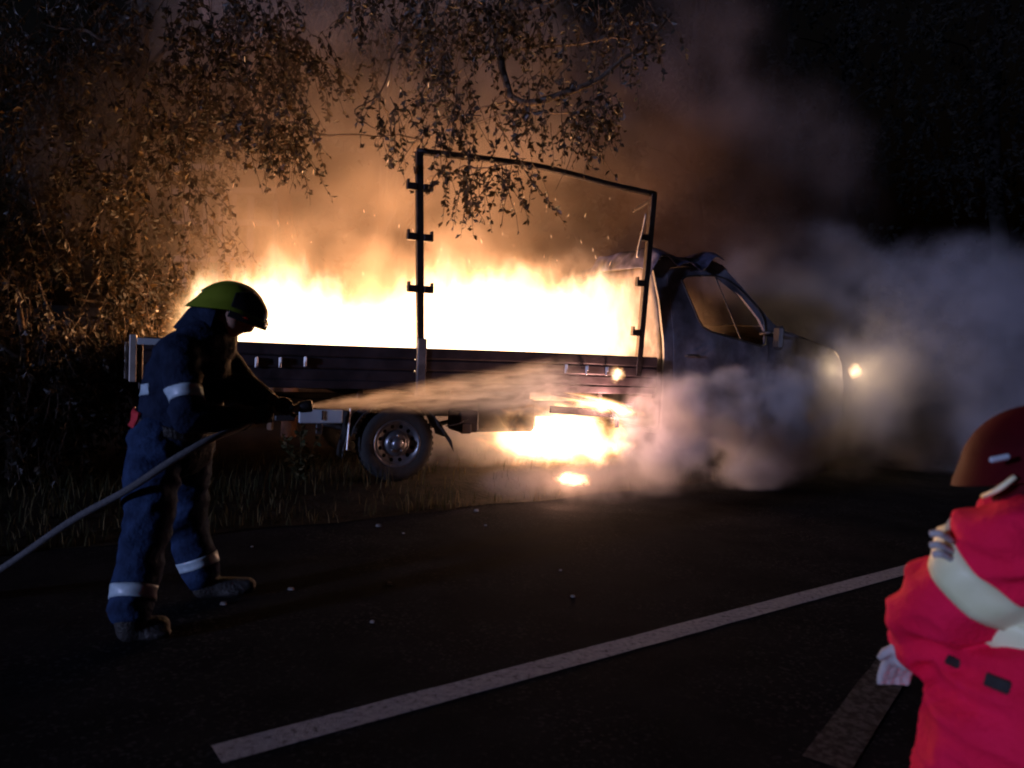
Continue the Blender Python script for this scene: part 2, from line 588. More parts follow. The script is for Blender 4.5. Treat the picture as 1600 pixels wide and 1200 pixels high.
# ------------------------------------------------------------------ trees
def leaf(g, p, d, L, w, roll):
    d = d.normalized()
    side = d.cross(Vector((math.cos(roll), math.sin(roll), .3))).normalized() * w
    nrm = d.cross(side).normalized() * L * .12
    g.add([p, p + d * L * .5 + side + nrm, p + d * L, p + d * L * .5 - side + nrm], [(0, 1, 2, 3)])
def make_tree(name, label, trunk_pts, trunk_r, clusters, limbs=None, lm=leaf_m, bm_=bark, leaf_len=(.045, .085), seed=1, group=None, droop=.75, root=None, nleaf=11):
    rnd = random.Random(seed)
    base = root or Vector(trunk_pts[0])
    t = thing(name, label, 'tree', base, 0, group)
    tp = bez(trunk_pts, 24)
    tr = [trunk_r[0] + (trunk_r[1] - trunk_r[0]) * i / (len(tp) - 1) for i in range(len(tp))]
    tp = [p + Vector((noise.noise(p * 1.7), noise.noise(p * 1.7 + Vector((5, 5, 5))), 0)) * tr[i] * .5 for i, p in enumerate(tp)]
    MB().tube(tp, tr, 10).build('trunk', bm_, t, base)
    tw, cr = MB(), MB()
    for L in (limbs or []):
        pts = bez(L[0], 20)
        r0, r1 = L[1]
        pts = [p + Vector((noise.noise(p * 3), noise.noise(p * 3 + Vector((9, 0, 0))), noise.noise(p * 3 + Vector((0, 9, 0))))) * .06 for p in pts]
        MB().tube(pts, [r0 + (r1 - r0) * i / (len(pts) - 1) for i in range(len(pts))], 6).build('limb', bm_, t, base)
    for (c, r_, n) in clusters:
        c = Vector(c)
        # a limb from the trunk to the cluster
        src = min(tp, key=lambda q: (q - c).length + abs(q.z - c.z + .3) * .5)
        mid = (src + c) / 2 + Vector((0, 0, .12 * (c - src).length))
        pts = bez([src, mid, c], 14)
        pts = [p + Vector((noise.noise(p * 3), noise.noise(p * 3 + Vector((9, 0, 0))), noise.noise(p * 3 + Vector((0, 9, 0))))) * .05 for p in pts]
        MB().tube(pts, [.028 - .02 * i / (len(pts) - 1) for i in range(len(pts))], 5).build('limb', bm_, t, base)
        for _ in range(n):
            while True:
                v = Vector((rnd.uniform(-1, 1), rnd.uniform(-1, 1), rnd.uniform(-1, 1)))
                if v.length < 1: break
            p = c + Vector((v.x * r_[0], v.y * r_[1], v.z * r_[2]))
            if noise.noise(p * 1.5 + Vector((seed, 0, 0))) < -.22: continue
            out = Vector((v.x, v.y, v.z * .4)) * .5 + Vector((rnd.uniform(-.5, .5), rnd.uniform(-.5, .5), -droop))
            L = rnd.uniform(.25, .6)
            d = out.normalized()
            q0 = p.copy()
            pts = [q0]
            for k in range(4):
                d = (d + Vector((rnd.uniform(-.25, .25), rnd.uniform(-.25, .25), -.18 * droop))).normalized()
                pts.append(pts[-1] + d * L / 4)
            tw.tube(pts, [.005, .004, .0035, .003, .002], 3, False)
            for k in range(rnd.randint(nleaf - 4, nleaf + 3)):
                f_ = rnd.uniform(.1, 4)
                i = min(3, int(f_))
                lp = pts[i].lerp(pts[i + 1], f_ - i)
                ld = Vector((rnd.uniform(-1, 1), rnd.uniform(-1, 1), rnd.uniform(-1.4, .25)))
                ll = rnd.uniform(*leaf_len)
                leaf(cr, lp, ld, ll, ll * rnd.uniform(.2, .32), rnd.uniform(0, 6.28))
    tw.build('twigs', bm_, t, base)['kind'] = 'stuff'
    cr.build('crown', lm, t, base)['kind'] = 'stuff'
    return t

def gz(px, py, d):      # trunk foot on the verge below an image point
    p = at(px, py, d)
    q = p - E0
    p.z = verge_h(q.dot(RNrm))
    return p
TREES = []
b = gz(212, 500, 7.6)
TREES.append(make_tree('roadside_tree', 'leafy roadside tree with dark upright trunk behind the firefighter', [b, at(213, 520, 7.6), at(208, 380, 7.6), at(212, 230, 7.6), at(225, 60, 7.7), at(215, -120, 7.8)], (.085, .05),
    [(at(120, 470, 6.9), (.9, .8, .75), 330), (at(60, 300, 7.2), (1.1, .9, .9), 330), (at(230, 330, 7.4), (.8, .8, .7), 160), (at(330, 200, 7.3), (.85, .8, .40), 110), (at(160, 170, 7.5), (1.3, .9, .7), 300),
     (at(330, 60, 7.4), (1.0, .8, .6), 220), (at(70, 40, 7.6), (1.3, .9, .7), 240), (at(250, 470, 7.3), (.45, .5, .5), 100), (at(430, 190, 7.2), (.42, .5, .35), 70), (at(400, 50, 7.2), (.7, .6, .45), 120)],
    limbs=[([at(212, 200, 7.6), at(330, 192, 7.5), at(450, 202, 7.45), at(560, 208, 7.5), at(660, 218, 7.6)], (.022, .008)),
           ([at(290, 200, 7.5), at(380, 222, 7.5), at(470, 232, 7.4)], (.012, .004))], seed=3))
b = gz(20, 600, 5.9)
TREES.append(make_tree('roadside_bush', 'dense low bush at the road edge left of the firefighter', [b, at(20, 640, 5.9), at(40, 560, 5.9), at(30, 480, 6.0)], (.05, .02),
    [(at(40, 560, 6.0), (.8, .6, .5), 200), (at(120, 610, 6.4), (.7, .5, .45), 170), (at(-120, 500, 5.6), (.9, .7, .8), 200), (at(170, 540, 6.9), (.45, .4, .4), 90), (at(20, 690, 6.0), (.8, .5, .3), 90)], lm=leaf_dark, seed=5))
TREES[-1]['category'] = 'bush'
# crooked reddish stem behind the leaves
b = gz(455, 500, 9.6)
TREES.append(make_tree('crooked_pine', 'crooked tree with bare reddish bark seen through leaves behind the fire', [b, at(458, 480, 9.6), at(450, 350, 9.6), at(436, 260, 9.6), at(410, 170, 9.5), at(388, 95, 9.5), at(350, 55, 9.5), at(325, 15, 9.5), at(330, -90, 9.6)], (.10, .06),
    [(at(480, 30, 9.4), (1.0, .8, .7), 170), (at(600, -40, 9.6), (1.1, .8, .7), 150), (at(390, -60, 9.6), (1.2, .9, .6), 140)], bm_=bark_red, seed=8))
# tree reaching over the truck
b = gz(610, 500, 10.6)
TREES.append(make_tree('overhanging_tree', 'tree with drooping leafy branches hanging over the burning truck bed', [b, at(612, 500, 10.6), at(605, 330, 10.6), at(615, 160, 10.5), at(640, 0, 10.2), at(660, -160, 9.8)], (.14, .08),
    [(at(700, 10, 7.4), (.95, .8, .45), 190), (at(600, 40, 7.6), (.55, .6, .4), 55), (at(880, 0, 7.2), (.9, .7, .35), 100), (at(730, 110, 6.9), (.40, .5, .38), 75), (at(750, 180, 6.8), (.36, .4, .26), 60), (at(690, 205, 6.7), (.20, .3, .15), 22),
     (at(600, 160, 7.1), (.22, .3, .2), 18), (at(880, 150, 6.9), (.5, .5, .28), 50), (at(930, 170, 6.9), (.3, .4, .25), 22), (at(740, 270, 6.7), (.32, .3, .16), 24), (at(800, 260, 6.7), (.22, .3, .16), 16), (at(990, 60, 7.1), (.35, .5, .3), 26), (at(480, 90, 7.6), (.35, .5, .25), 40)],
    limbs=[([at(640, 0, 10.2), at(760, 20, 8.4), at(800, 150, 7.2), at(870, 148, 7.0), at(940, 125, 7.0), at(1000, 80, 7.1), at(1050, 25, 7.3)], (.05, .012)),
           ([at(870, 148, 7.0), at(900, 190, 6.9), at(890, 250, 6.9), at(870, 300, 6.9)], (.006, .002)),
           ([at(940, 125, 7.0), at(960, 170, 6.9), at(968, 215, 6.9), at(958, 245, 6.9)], (.005, .002)),
           ([at(640, 0, 8.2), at(600, 130, 7.4), at(560, 180, 7.2), at(620, 215, 7.1)], (.012, .003))], lm=leaf_dark, seed=11, leaf_len=(.045, .08)))
for k, (px, d, lab, sd_) in enumerate([(1090, 15.5, 'dark background tree in smoke behind the cab roof', 21), (1330, 16.5, 'dark background tree behind the smoke beyond the bonnet', 22), (1560, 14.5, 'dark background tree at the road edge beyond the red helmet', 23)]):
    b = gz(px, 480, d)
    TREES.append(make_tree('background_tree', lab, [b, at(px, 400, d), at(px - 10, 200, d), at(px + 10, -50, d)], (.17, .1),
        [(at(px + dx, y_, d - 1.2 + .4 * (dx % 3)), (1.6, 1.2, 1.1), 120) for dx, y_ in ((-90, 60), (70, 130), (0, -20), (110, 250), (-80, 230))], lm=leaf_far_unlit, bm_=bark_far_unlit, seed=sd_, leaf_len=(.08, .14), nleaf=9))
# the roadside row goes on to the left, unseen, added to shade visible trees
for k, (a, d, lab) in enumerate([(-6.5, 1.7, 'unseen roadside tree further along the verge shading the bush'), (-10, 1.9, 'unseen roadside tree at the far end of the row shading the verge')]):
    b = verge_pt(a, d)
    TREES.append(make_tree('roadside_tree', lab, [b, b + Vector((0, 0, 1.5)), b + Vector((.1, .1, 3)), b + Vector((0, 0, 4.6))], (.1, .05),
        [(b + Vector((dx, dy, z_)), (1.1, 1.1, .8), 130) for dx, dy, z_ in ((-.6, .3, 1.0), (.6, .5, 1.3), (0, 0, 2.2), (.5, .3, 3.2), (-.5, .2, 3.4), (0, .3, 4.5))], lm=leaf_dark, seed=31 + k, leaf_len=(.09, .15), nleaf=9))
# far wood: reads as one mass
rnd = random.Random(77)
cr = MB()
for _ in range(15000):
    a = rnd.uniform(-12, 30)
    d = rnd.uniform(7.5, 9.5)
    z = rnd.uniform(0, 1) ** .8 * (6.0 + 1.2 * noise.noise(Vector((a * .4, 0, 0))))
    p = E0 + RD * a + RNrm * (d + .8 * noise.noise(Vector((a * .6, z * .6, 0)))) + Vector((0, 0, z))
    if noise.noise(p * .9) < -.1: continue
    ll = rnd.uniform(.12, .26)
    leaf(cr, p, Vector((rnd.uniform(-1, 1), rnd.uniform(-1, 1), rnd.uniform(-1.2, .3))), ll, ll * .35, rnd.uniform(0, 6.28))
tag(cr.build('far_woodland', leaf_far_unlit), 'dark mass of woodland foliage behind the fire', 'woodland', kind='stuff')

# plant by the rear wheel
pb = TW(-1.0, .0, 0)
pl = thing('weed_plant', 'small leafy weed growing on the verge behind the rear wheel', 'plant', pb)
g, st = MB(), MB()
rnd = random.Random(4)
for k in range(9):
    a = rnd.uniform(0, 6.28)
    h = rnd.uniform(.25, .48)
    pts = bez([pb, pb + Vector((math.cos(a) * .05, math.sin(a) * .05, h * .5)), pb + Vector((math.cos(a) * .16, math.sin(a) * .16, h))], 6)
    st.tube(pts, .003, 4, False)
    for q in range(14):
        f_ = rnd.uniform(1, len(pts) - 1.01)
        i = int(f_)
        leaf(g, pts[i].lerp(pts[i + 1], f_ - i), Vector((rnd.uniform(-1, 1), rnd.uniform(-1, 1), rnd.uniform(-.3, .8))), rnd.uniform(.05, .09), .018, rnd.uniform(0, 6))
st.build('stem', grass_m, pl, pb)
g.build('foliage', grass_m, pl, pb)['kind'] = 'stuff'

# wooden fence behind the truck
FD = 10.2
fb = gz(345, 400, FD)
fe = thing('wooden_fence', 'weathered post and rail fence behind the flames left of the truck', 'fence', fb)
for px in (292, 322, 348, 366, 392, 430):
    p = at(px, 380, FD)
    MB().box((p.x, p.y, 1.55), (.07 if px not in (348, 392) else .10, .07, 3.1 + .3 * math.sin(px)), None, .008).build('post', wood_old, fe, fb)
for y0, y1 in ((346, 350), (300, 296), (404, 408), (262, 262)):
    MB().bar(at(270, y0, FD - .08), at(480, y1, FD - .08), .035, .08, None, .006).build('rail', wood_old, fe, fb)

# ------------------------------------------------------------------ truck
TRK = thing('burning_flatbed_truck', 'burnt out white flatbed truck with bare tarpaulin frame standing on the verge', 'truck', TO, R(90 - 66))
BW = 2.10
def part(mb_, name, m, parent=TRK):
    return mb_.build(name, m, parent)
for y in (.62, 1.42):
    part(MB().box((1.2, y, .62), (6.7, .07, .16), None, .01), 'chassis_rail', char)
for s in (-1.9, -.9, .3, 1.3, 2.3):
    part(MB().box((s, 1.02, .62), (.06, .73, .10), None, .008), 'crossmember', char)
part(MB().box((.125, BW / 2, .845), (4.66, BW - .1, .05), None, .008), 'bed_floor', char)
for s in (-2.1, -1.3, -.5, .3, 1.1, 1.9):
    part(MB().box((s, BW / 2, .77), (.05, BW - .2, .09), None, .006), 'floor_bearer', char)
# side boards: each of three planks with grooves
def side(y, name, s0, s1, dip=0.0):
    sb = part(MB().box(((s0 + s1) / 2, y, .86), (s1 - s0, .05, .07), None, .006).box(((s0 + s1) / 2, y + .022, 1.01), (s1 - s0 - .004, .012, .345), None, .003), name, board_m)
    for k, (z0, z1) in enumerate(((.895, .99), (.996, 1.09), (1.096, 1.195))):
        def fn(u, v, z0=z0, z1=z1):
            s = s0 + (s1 - s0) * u
            z = z0 + (z1 - z0) * v
            bow = .012 * math.sin(u * 3.1) + .006 * noise.noise(Vector((s * 2, z * 3, k)))
            sag = dip * math.sin(u * math.pi)
            return (s, y - .018 + bow - (.006 if .12 < v < .88 else 0), z + sag)
        m_ = MB().grid(fn, 24, 8, (0, .028, 0), False)
        part(m_, 'plank', board_m, sb)
    return sb
nb1 = side(0.0, 'side_board', -2.20, -.045, -.006)
nb2 = side(0.0, 'side_board', .045, 2.47, .008)
side(BW, 'side_board', -2.20, 2.47)
hb = part(MB().box((2.485, BW / 2, .99), (.03, BW - .06, .42), None, .006), 'headboard', char)
part(MB().box((-2.215, BW / 2, .99), (.03, BW - .06, .40), None, .006), 'tailboard', board_m)
for px, py, o_ in ((400, 566, nb1), (437, 566, nb1), (476, 565, nb1), (882, 576, nb2), (914, 578, nb2), (945, 580, nb2)):
    s, z = TP(px, py)
    m_ = MB().box((s, -.032, z), (.022, .02, .085), None, .004).box((s + .004, -.046, z + .02), (.012, .02, .05), None, .003)
    part(m_, 'latch', latch_m, o_)
# rear corner post, pale end trim
part(MB().box((-2.27, -.005, 1.03), (.05, .05, .36), None, .006), 'corner_post', tin)
part(MB().box((-2.33, .35, 1.0), (.03, .05, .3), None, .006), 'corner_post', tin)
part(MB().box((-2.16, -.035, 1.16), (.16, .012, .05), None, .003), 'trim_plate', paleplate)
# tarpaulin frame
def frame_post(b_, t_, name, br, sleeve, y=0.0):
    (s0, z0), (s1, z1) = b_, t_
    p = part(MB().bar((s0, y, z0), (s1, y, z1), .055, .062), name, steel)
    def pt(py, px=None):
        return TP(px, py)
    for (px, py, ext) in br:
        s, z = TP(px, py)
        t = (z - z0) / (z1 - z0)
        sm = s0 + (s1 - s0) * t
        m_ = MB()
        if ext[0]: m_.box((sm - .075, y - .01, z), (.085, .05, .062), None, .005).box((sm - .105, y - .01, z + .035), (.02, .05, .05), None, .004)
        if ext[1]: m_.box((sm + .075, y - .01, z), (.085, .05, .062), None, .005).box((sm + .105, y - .01, z + .035), (.02, .05, .05), None, .004)
        part(m_, 'slat_bracket', steel, p)
    if sleeve:
        part(MB().box((s0, y - .006, z0 + .02), (.082, .075, .52), None, .008), 'post_sleeve', cabburnt, p)
    return p
PL0, PL1 = (0.0, 1.0), TP(655, 237)
PR0, PR1 = TP(1000, 553), TP(1021, 303)
frame_post(PL0, PL1, 'frame_post', [(655, 293, (1, 1)), (656, 371, (1, 1)), (658, 452, (1, 1))], True)
frame_post((PR0[0] - .02, 1.0), PR1, 'frame_post', [(1008, 372, (1, 0)), (1004, 443, (1, 0)), (998, 520, (1, 0))], False)
a, b = PL1, PR1
part(MB().tube(bez([(a[0] - .02, 0, a[1]), (a[0] + .55, 0, a[1] + .02), ((a[0] + b[0]) / 2, 0, (a[1] + b[1]) / 2 + .06), (b[0] - .5, 0, b[1] + .03), (b[0] + .02, 0, b[1])], 20), .036, 4), 'top_rail', steel)
part(MB().bar((b[0], 0, b[1] - .05), (b[0] + .0, .35, b[1] - .12), .04, .04), 'broken_cross_rail', steel)
ps = [TP(1008, 335, -.03), TP(1003, 362, -.03), TP(997, 385, -.03), TP(995, 402, -.03), TP(999, 395, -.03)]
part(MB().tube(bez([(s, -.04, z) for s, z in ps], 16), .010, 5), 'hanging_strap', tin)

# wheels
def wheel_mesh():
    t = MB().lathe([(.20, .19), (.215, .20), (.27, .205), (.315, .195), (.333, .17), (.338, .12), (.338, .06), (.333, .02), (.315, -.005), (.27, -.012), (.222, -.004), (.20, .01), (.20, .19)], (0, 0, 0), (0, 1, 0), 40)
    for k in range(40):
        an = 2 * math.pi * k / 40
        t.box((math.cos(an) * .335, .095, math.sin(an) * .335), (.012, .15, .028), Matrix.Rotation(-an, 3, 'Y'), .002)
    r = MB().lathe([(.205, .18), (.198, .02), (.214, .002), (.206, -.004), (.190, .018), (.178, .030), (.172, .034)], (0, 0, 0), (0, 1, 0), 40)
    # disc with round holes: ring of patches round each hole
    nh = 12
    for k in range(nh):
        a0, a1 = 2 * math.pi * k / nh, 2 * math.pi * (k + 1) / nh
        am = (a0 + a1) / 2
        hc, hr = .151, .013
        inner = [(hc * math.cos(am) + hr * 1.35 * math.cos(q), hc * math.sin(am) + hr * 1.35 * math.sin(q)) for q in [2 * math.pi * i / 16 for i in range(16)]]
        outer = [(.172 * math.cos(a0 + (a1 - a0) * i / 4), .172 * math.sin(a0 + (a1 - a0) * i / 4)) for i in range(5)] + [(.128 * math.cos(a1 - (a1 - a0) * i / 4), .128 * math.sin(a1 - (a1 - a0) * i / 4)) for i in range(5)]
        tri = tessellate_polygon([[Vector((*p, 0)) for p in outer], [Vector((*p, 0)) for p in inner]])
        fl = outer + inner
        r.add([(p[0], .034 + .012 * (.172 - math.hypot(*p)) / .044, p[1]) for p in fl], tri)
    r.lathe([(.128, .046), (.118, .050), (.105, .030), (.095, .014), (.088, .006), (.06, .004), (.052, .004)], (0, 0, 0), (0, 1, 0), 40)
    h = MB().lathe([(.055, .006), (.052, -.02), (.045, -.034), (.03, -.04), (.001, -.042)], (0, 0, 0), (0, 1, 0), 24)
    nmb = MB()
    for k in range(5):
        an = 2 * math.pi * k / 5 + .3
        nmb.lathe([(.012, .006), (.012, -.012), (.008, -.016), (.001, -.016)], (math.cos(an) * .073, 0, math.sin(an) * .073), (0, 1, 0), 6)
    back = MB().lathe([(.2, .14), (.001, .14)], (0, 0, 0), (0, 1, 0), 24)
    return t.mesh('tyre', tyre_m), r.mesh('rim', rim_m), h.mesh('hub_cap', rim_m), nmb.mesh('wheel_nuts', latch_m), back.mesh('brake_drum', char)
WM = wheel_mesh()
def wheel(s, y, z, flip=False, spin=0.0):
    e = bpy.data.objects.new('wheel', None)
    COL.objects.link(e)
    e.parent = TRK
    e.location = (s, y, z)
    e.rotation_euler = (0, spin, math.pi if flip else 0)
    for nm, me in zip(('tyre', 'rim', 'hub_cap', 'wheel_nuts', 'brake_drum'), WM):
        inst(nm, me, e)
wheel(-.17, .05, .345)
wheel(-.17, BW - .05, .345, True)
wheel(4.22, .12, .335, False, .5)
wheel(4.22, BW - .12, .335, True, .5)
part(MB().tube([(-.17, .25, .34), (-.17, 1.85, .34)], .055, 10), 'rear_axle', char)
for y in (.5, 1.6):
    for k in range(3):
        part(MB().tube(bez([(-.85 + .1 * k, y, .50 - .02 * k), (-.17, y, .40 - .025 * k), (.5 - .1 * k, y, .50 - .02 * k)], 12), .022, 4), 'leaf_spring', char)
# mudguard over the rear wheel (torn at its front end)
def mg(u, v):
    an = R(168 - 150 * u)
    r_ = .42 + .01 * math.sin(u * 9)
    return (-.17 + math.cos(an) * r_ + (.03 if u > .93 else 0), .02 + .30 * v, .33 + math.sin(an) * r_ * .93 - (.05 * (u - .85) / .15 if u > .85 else 0))
part(MB().grid(mg, 28, 5, (0, 0, .008)), 'mudguard', plastic)
part(MB().add([(.19, .03, .56), (.33, .03, .37), (.36, .05, .26), (.30, .05, .36), (.27, .05, .40), (.19, .12, .56)], [(0, 1, 2, 3, 4), (0, 5, 1), (5, 3, 2, 1)]), 'torn_mudguard_flap', plastic)
def flap(u, v):
    return (-.60 - .03 * v + .015 * math.sin(v * 5), .05 + .26 * u, .62 - .40 * v)
part(MB().grid(flap, 4, 10, (-.008, 0, 0)), 'mudflap', plastic)
part(MB().bar((-.60, .02, .66), (-.62, .02, .30), .015, .012), 'mudflap_stay', latch_m)
# pale side panel / lamp board behind the wheel
sp = part(MB().box((-.85, .0, .59), (.36, .03, .115), None, .008), 'side_panel', paleplate)
part(MB().box((-.84, -.02, .60), (.016, .014, .08), None, .003), 'panel_rivet_strip', plastic, sp)
part(MB().box((-.86, .02, .50), (.05, .04, .12), None, .005), 'panel_bracket', plastic)
part(MB().box((-1.14, .01, .595), (.16, .03, .09), None, .008), 'side_panel', plastic)
part(MB().box((-2.2, .25, .6), (.05, .32, .12), None, .01), 'rear_lamp', redlens)
part(MB().box((-2.2, BW - .25, .6), (.05, .32, .12), None, .01), 'rear_lamp', redlens)
part(MB().bar((-2.22, .1, .45), (-2.22, BW - .1, .45), .06, .1), 'underrun_bar', char)
# fuel tank, hangers, bent side rail
part(MB().box((.53, .30, .53), (.20, .34, .20), None, .02).box((.50, .14, .47), (.1, .05, .1), None, .01), 'battery_box', char)
part(MB().box((1.10, .62, .55), (.7, .1, .34), None, .05), 'fuel_tank', char)
part(MB().tube(bez([(.28, .06, .50), (.4, .06, .52), (.5, .1, .56)], 8), .006, 5), 'loose_cable', plastic)
rl = [TP(862, 614, -.02), TP(905, 622, -.02), TP(945, 634, -.02), TP(962, 650, -.02), TP(964, 668, -.02)]
RAILP = [(s, -.02, z) for s, z in rl]
part(MB().tube(bez(RAILP, 20), .022, 6), 'bent_side_rail', char)
part(MB().bar((1.32, .05, .66), (2.3, .05, .60), .03, .07), 'side_guard_rail', char)
# charred load on the bed
for k, (s, y, sx, sy, sz, rz) in enumerate([(-1.5, 1.0, .8, 1.0, .22, .1), (-.4, 1.1, .9, 1.1, .18, -.1), (.7, .9, .8, .9, .24, .2), (1.75, 1.1, .8, 1.1, .2, -.05)]):
    def cf(u, v, s=s, y=y, sx=sx, sy=sy, sz=sz):
        x_, y_ = s + (u - .5) * sx, y + (v - .5) * sy
        e_ = min(1, 6 * min(u, 1 - u)) * min(1, 6 * min(v, 1 - v))
        return (x_, y_, .874 + sz * e_ * (.7 + .5 * noise.noise(Vector((x_ * 4, y_ * 4, 0)))))
    o = MB().grid(cf, 14, 14, (0, 0, -.0005)).build('charred_cargo_heap', char)
    o.location = TO
    o.rotation_euler = (0, 0, R(24))
    tag(o, 'charred heap of cargo burning inside the truck bed', 'cargo', 'charred cargo on the bed')

# ------------------------------------------------------------------ cab
CY0, CY1 = .06, 2.02
def bend(s, z):
    return .0 + .16 * max(0, (z - 1.3)) ** 1.4 + .012 * noise.noise(Vector((s * 3, z * 3, 1))) + .17 * max(0, (s - 4.6) / .7) ** 2
arch = [(4.22 + .44 * math.cos(R(t)), .36 + .44 * math.sin(R(t))) for t in range(0, 181, 15)]
def nose(s): return s if s < 4.66 else 4.66 + (s - 4.66) * 1.7
outer = [(2.62, .46), (2.61, 1.2), (2.55, 1.8), (2.50, 2.10), (2.53, 2.18), (2.66, 2.235), (2.95, 2.255), (3.25, 2.245), (3.40, 2.20), (3.62, 2.02), (3.85, 1.80), (4.05, 1.62), (4.22, 1.52), (4.55, 1.46), (4.85, 1.36), (4.98, 1.22), (5.03, 1.0), (5.05, .55), (4.95, .36)] + arch[0:] + [(3.7, .36), (2.95, .38)]
outer = [(nose(s), z) for s, z in outer]
win_px = [(1068, 437), (1075, 432), (1090, 430), (1122, 430), (1138, 435), (1153, 447), (1168, 463), (1184, 484), (1190, 500), (1191, 520), (1190, 537), (1183, 541), (1170, 537), (1150, 531), (1125, 524), (1105, 518), (1094, 511), (1088, 500), (1082, 480), (1075, 460)]
win = [TP(px, py, .12) for px, py in win_px]
door = [(2.78, .48), (2.74, 1.0), (2.70, 1.6), (2.665, 2.06), (2.72, 2.13), (2.9, 2.16), (3.2, 2.155), (3.36, 2.11), (3.62, 1.89), (3.84, 1.66), (3.96, 1.46), (3.97, 1.25), (3.86, .95), (3.74, .80), (3.66, .48)]
def mirror(mb_):
    mb_.v = [Vector((v.x, CY0 + CY1 - v.y, v.z)) for v in mb_.v]
    mb_.f = [list(reversed(f)) for f in mb_.f]
    return mb_
door_o = [(3.32 + (s - 3.32) * 1.008, 1.3 + (z - 1.3) * 1.006) for s, z in door]
for flip in (False, True):
    m_ = poly_panel(outer, [door_o], CY0, .03, bend)
    part(mirror(m_) if flip else m_, 'cab_side', cabpaint)
    m_ = poly_panel(door, [win], CY0 - .006, .035, bend)
    d_ = part(mirror(m_) if flip else m_, 'door', cabpaint)
    # window seal and quarter bar
    seal = [(s, CY0 - .004 + bend(s, z), z) for s, z in win]
    m_ = MB().tube(seal + [seal[0]], .012, 6, False)
    part(mirror(m_) if flip else m_, 'window_seal', plastic, d_)
    (sa, za), (sb_, zb) = TP(1121, 430, .14), TP(1157, 534, .10)
    m_ = MB().bar((sa, CY0 + .005 + bend(sa, za), za), (sb_, CY0 + .005 + bend(sb_, zb), zb), .016, .012)
    part(mirror(m_) if flip else m_, 'quarter_bar', plastic, d_)
    m_ = MB().tube(bez([(2.86, .045, 1.22), (2.88, .015, 1.235), (3.0, .012, 1.235), (3.02, .045, 1.22)], 10), .012, 6)
    part(mirror(m_) if flip else m_, 'handle', plastic, d_)
    # mirror arm and head
    m_ = MB().tube([(3.86, .08, 1.50), (3.9, -.06, 1.52)], .018, 6).box((3.93, -.13, 1.46), (.07, .14, .26), None, .03)
    part(mirror(m_) if flip else m_, 'wing_mirror', plastic)
    # sill / lower trim strip
    m_ = MB().box((3.2, .05, .44), (1.1, .03, .09), None, .01)
    part(mirror(m_) if flip else m_, 'sill_trim', plastic)
def across(prof, v, s_extra=0.06):
    pass
def shell(name, prof, m, n=10, bulge=.04, thick=(0, 0, -.012)):
    """sheet spanning the cab from side to side along a (s,z) profile"""
    P = bez([(nose(s), 0, z) for s, z in prof], 24)
    def fn(u, v):
        i = u * (len(P) - 1)
        k = min(int(i), len(P) - 2)
        p = P[k].lerp(P[k + 1], i - k)
        y0 = CY0 + bend(p.x, p.z) + .004
        y1 = CY0 + CY1 - y0
        y = y0 + (y1 - y0) * v
        bl = 1 - (2 * v - 1) ** 2
        crump = .015 * noise.noise(Vector((p.x * 3, y * 3, p.z * 2)))
        return (p.x + bulge * bl * (.3 + max(0, (p.x - 3.3)) * .6), y, p.z + bulge * bl * .6 + crump)
    return part(MB().grid(fn, 28, 16, thick), name, m)
shell('roof', [(2.50, 2.13), (2.54, 2.20), (2.7, 2.245), (2.95, 2.262), (3.25, 2.252), (3.40, 2.205)], cabburnt)
shell('bonnet', [(4.18, 1.545), (4.4, 1.51), (4.7, 1.43), (4.9, 1.33), (4.98, 1.22)], cabburnt, bulge=.07)
shell('grille', [(4.98, 1.20), (5.02, 1.05), (5.045, .80)], plastic, bulge=.09, thick=(-.02, 0, 0))
shell('front_bumper', [(5.055, .78), (5.09, .68), (5.08, .5), (5.0, .38)], plastic, bulge=.10, thick=(-.03, 0, 0))
shell('windscreen_top_frame', [(3.39, 2.215), (3.46, 2.16)], cabburnt)
shell('scuttle', [(4.06, 1.60), (4.20, 1.535)], plastic)
# back wall of the cab
part(MB().grid(lambda u, v: (2.60 - .10 * max(0, (.46 + 1.68 * v) - 1.2) ** 1.0 + .01 * noise.noise(Vector((u * 5, v * 5, 2))), CY0 + .04 + bend(2.6, .46 + 1.68 * v) + (CY1 - CY0 - .08 - 2 * bend(2.6, .46 + 1.68 * v)) * u, .46 + 1.68 * v), 20, 18, (.02, 0, 0)), 'cab_back_wall', cabburnt)
# crumpled sheet hanging over the roof
def spoil(u, v):
    s = 2.42 + .92 * u
    y = .14 + 1.2 * v
    edge = max(0, 1 - v * 9)
    z = 2.30 + .05 * math.sin(u * 7 + 1) + .05 * noise.noise(Vector((s * 4, y * 2.5, 0))) - edge * (.10 + .10 * noise.noise(Vector((s * 6, 0, 3)))) - max(0, (.12 - u)) * 1.6
    return (s, y - .04 * edge, z)
part(MB().grid(spoil, 36, 24, (0, 0, -.01)), 'crumpled_roof_sheet', roofblue)
for y in (.36, 1.72):
    part(MB().box((5.15, y, 1.02), (.12, .34, .20), Matrix.Rotation(.35, 3, 'Y'), .05), 'headlamp', char)
part(MB().box((3.85, 1.04, 1.22), (.45, 1.75, .28), None, .08), 'dashboard', plastic)
for y in (.5, 1.5):
    st = part(MB().box((3.1, y, .95), (.5, .48, .14), None, .04), 'seat', char)
    part(MB().box((2.82, y, 1.28), (.13, .46, .62), Matrix.Rotation(-.2, 3, 'Y'), .05), 'backrest', char, st)
sw = MB().tube([(3.52 + .19 * math.cos(t) * .45, 1.5 + .19 * math.sin(t), 1.32 + .19 * math.cos(t) * .9) for t in [2 * math.pi * i / 20 for i in range(21)]], .014, 6, False).bar((3.52, 1.5, 1.32), (3.78, 1.5, 1.2), .04, .04)
part(sw, 'steering_wheel', plastic)
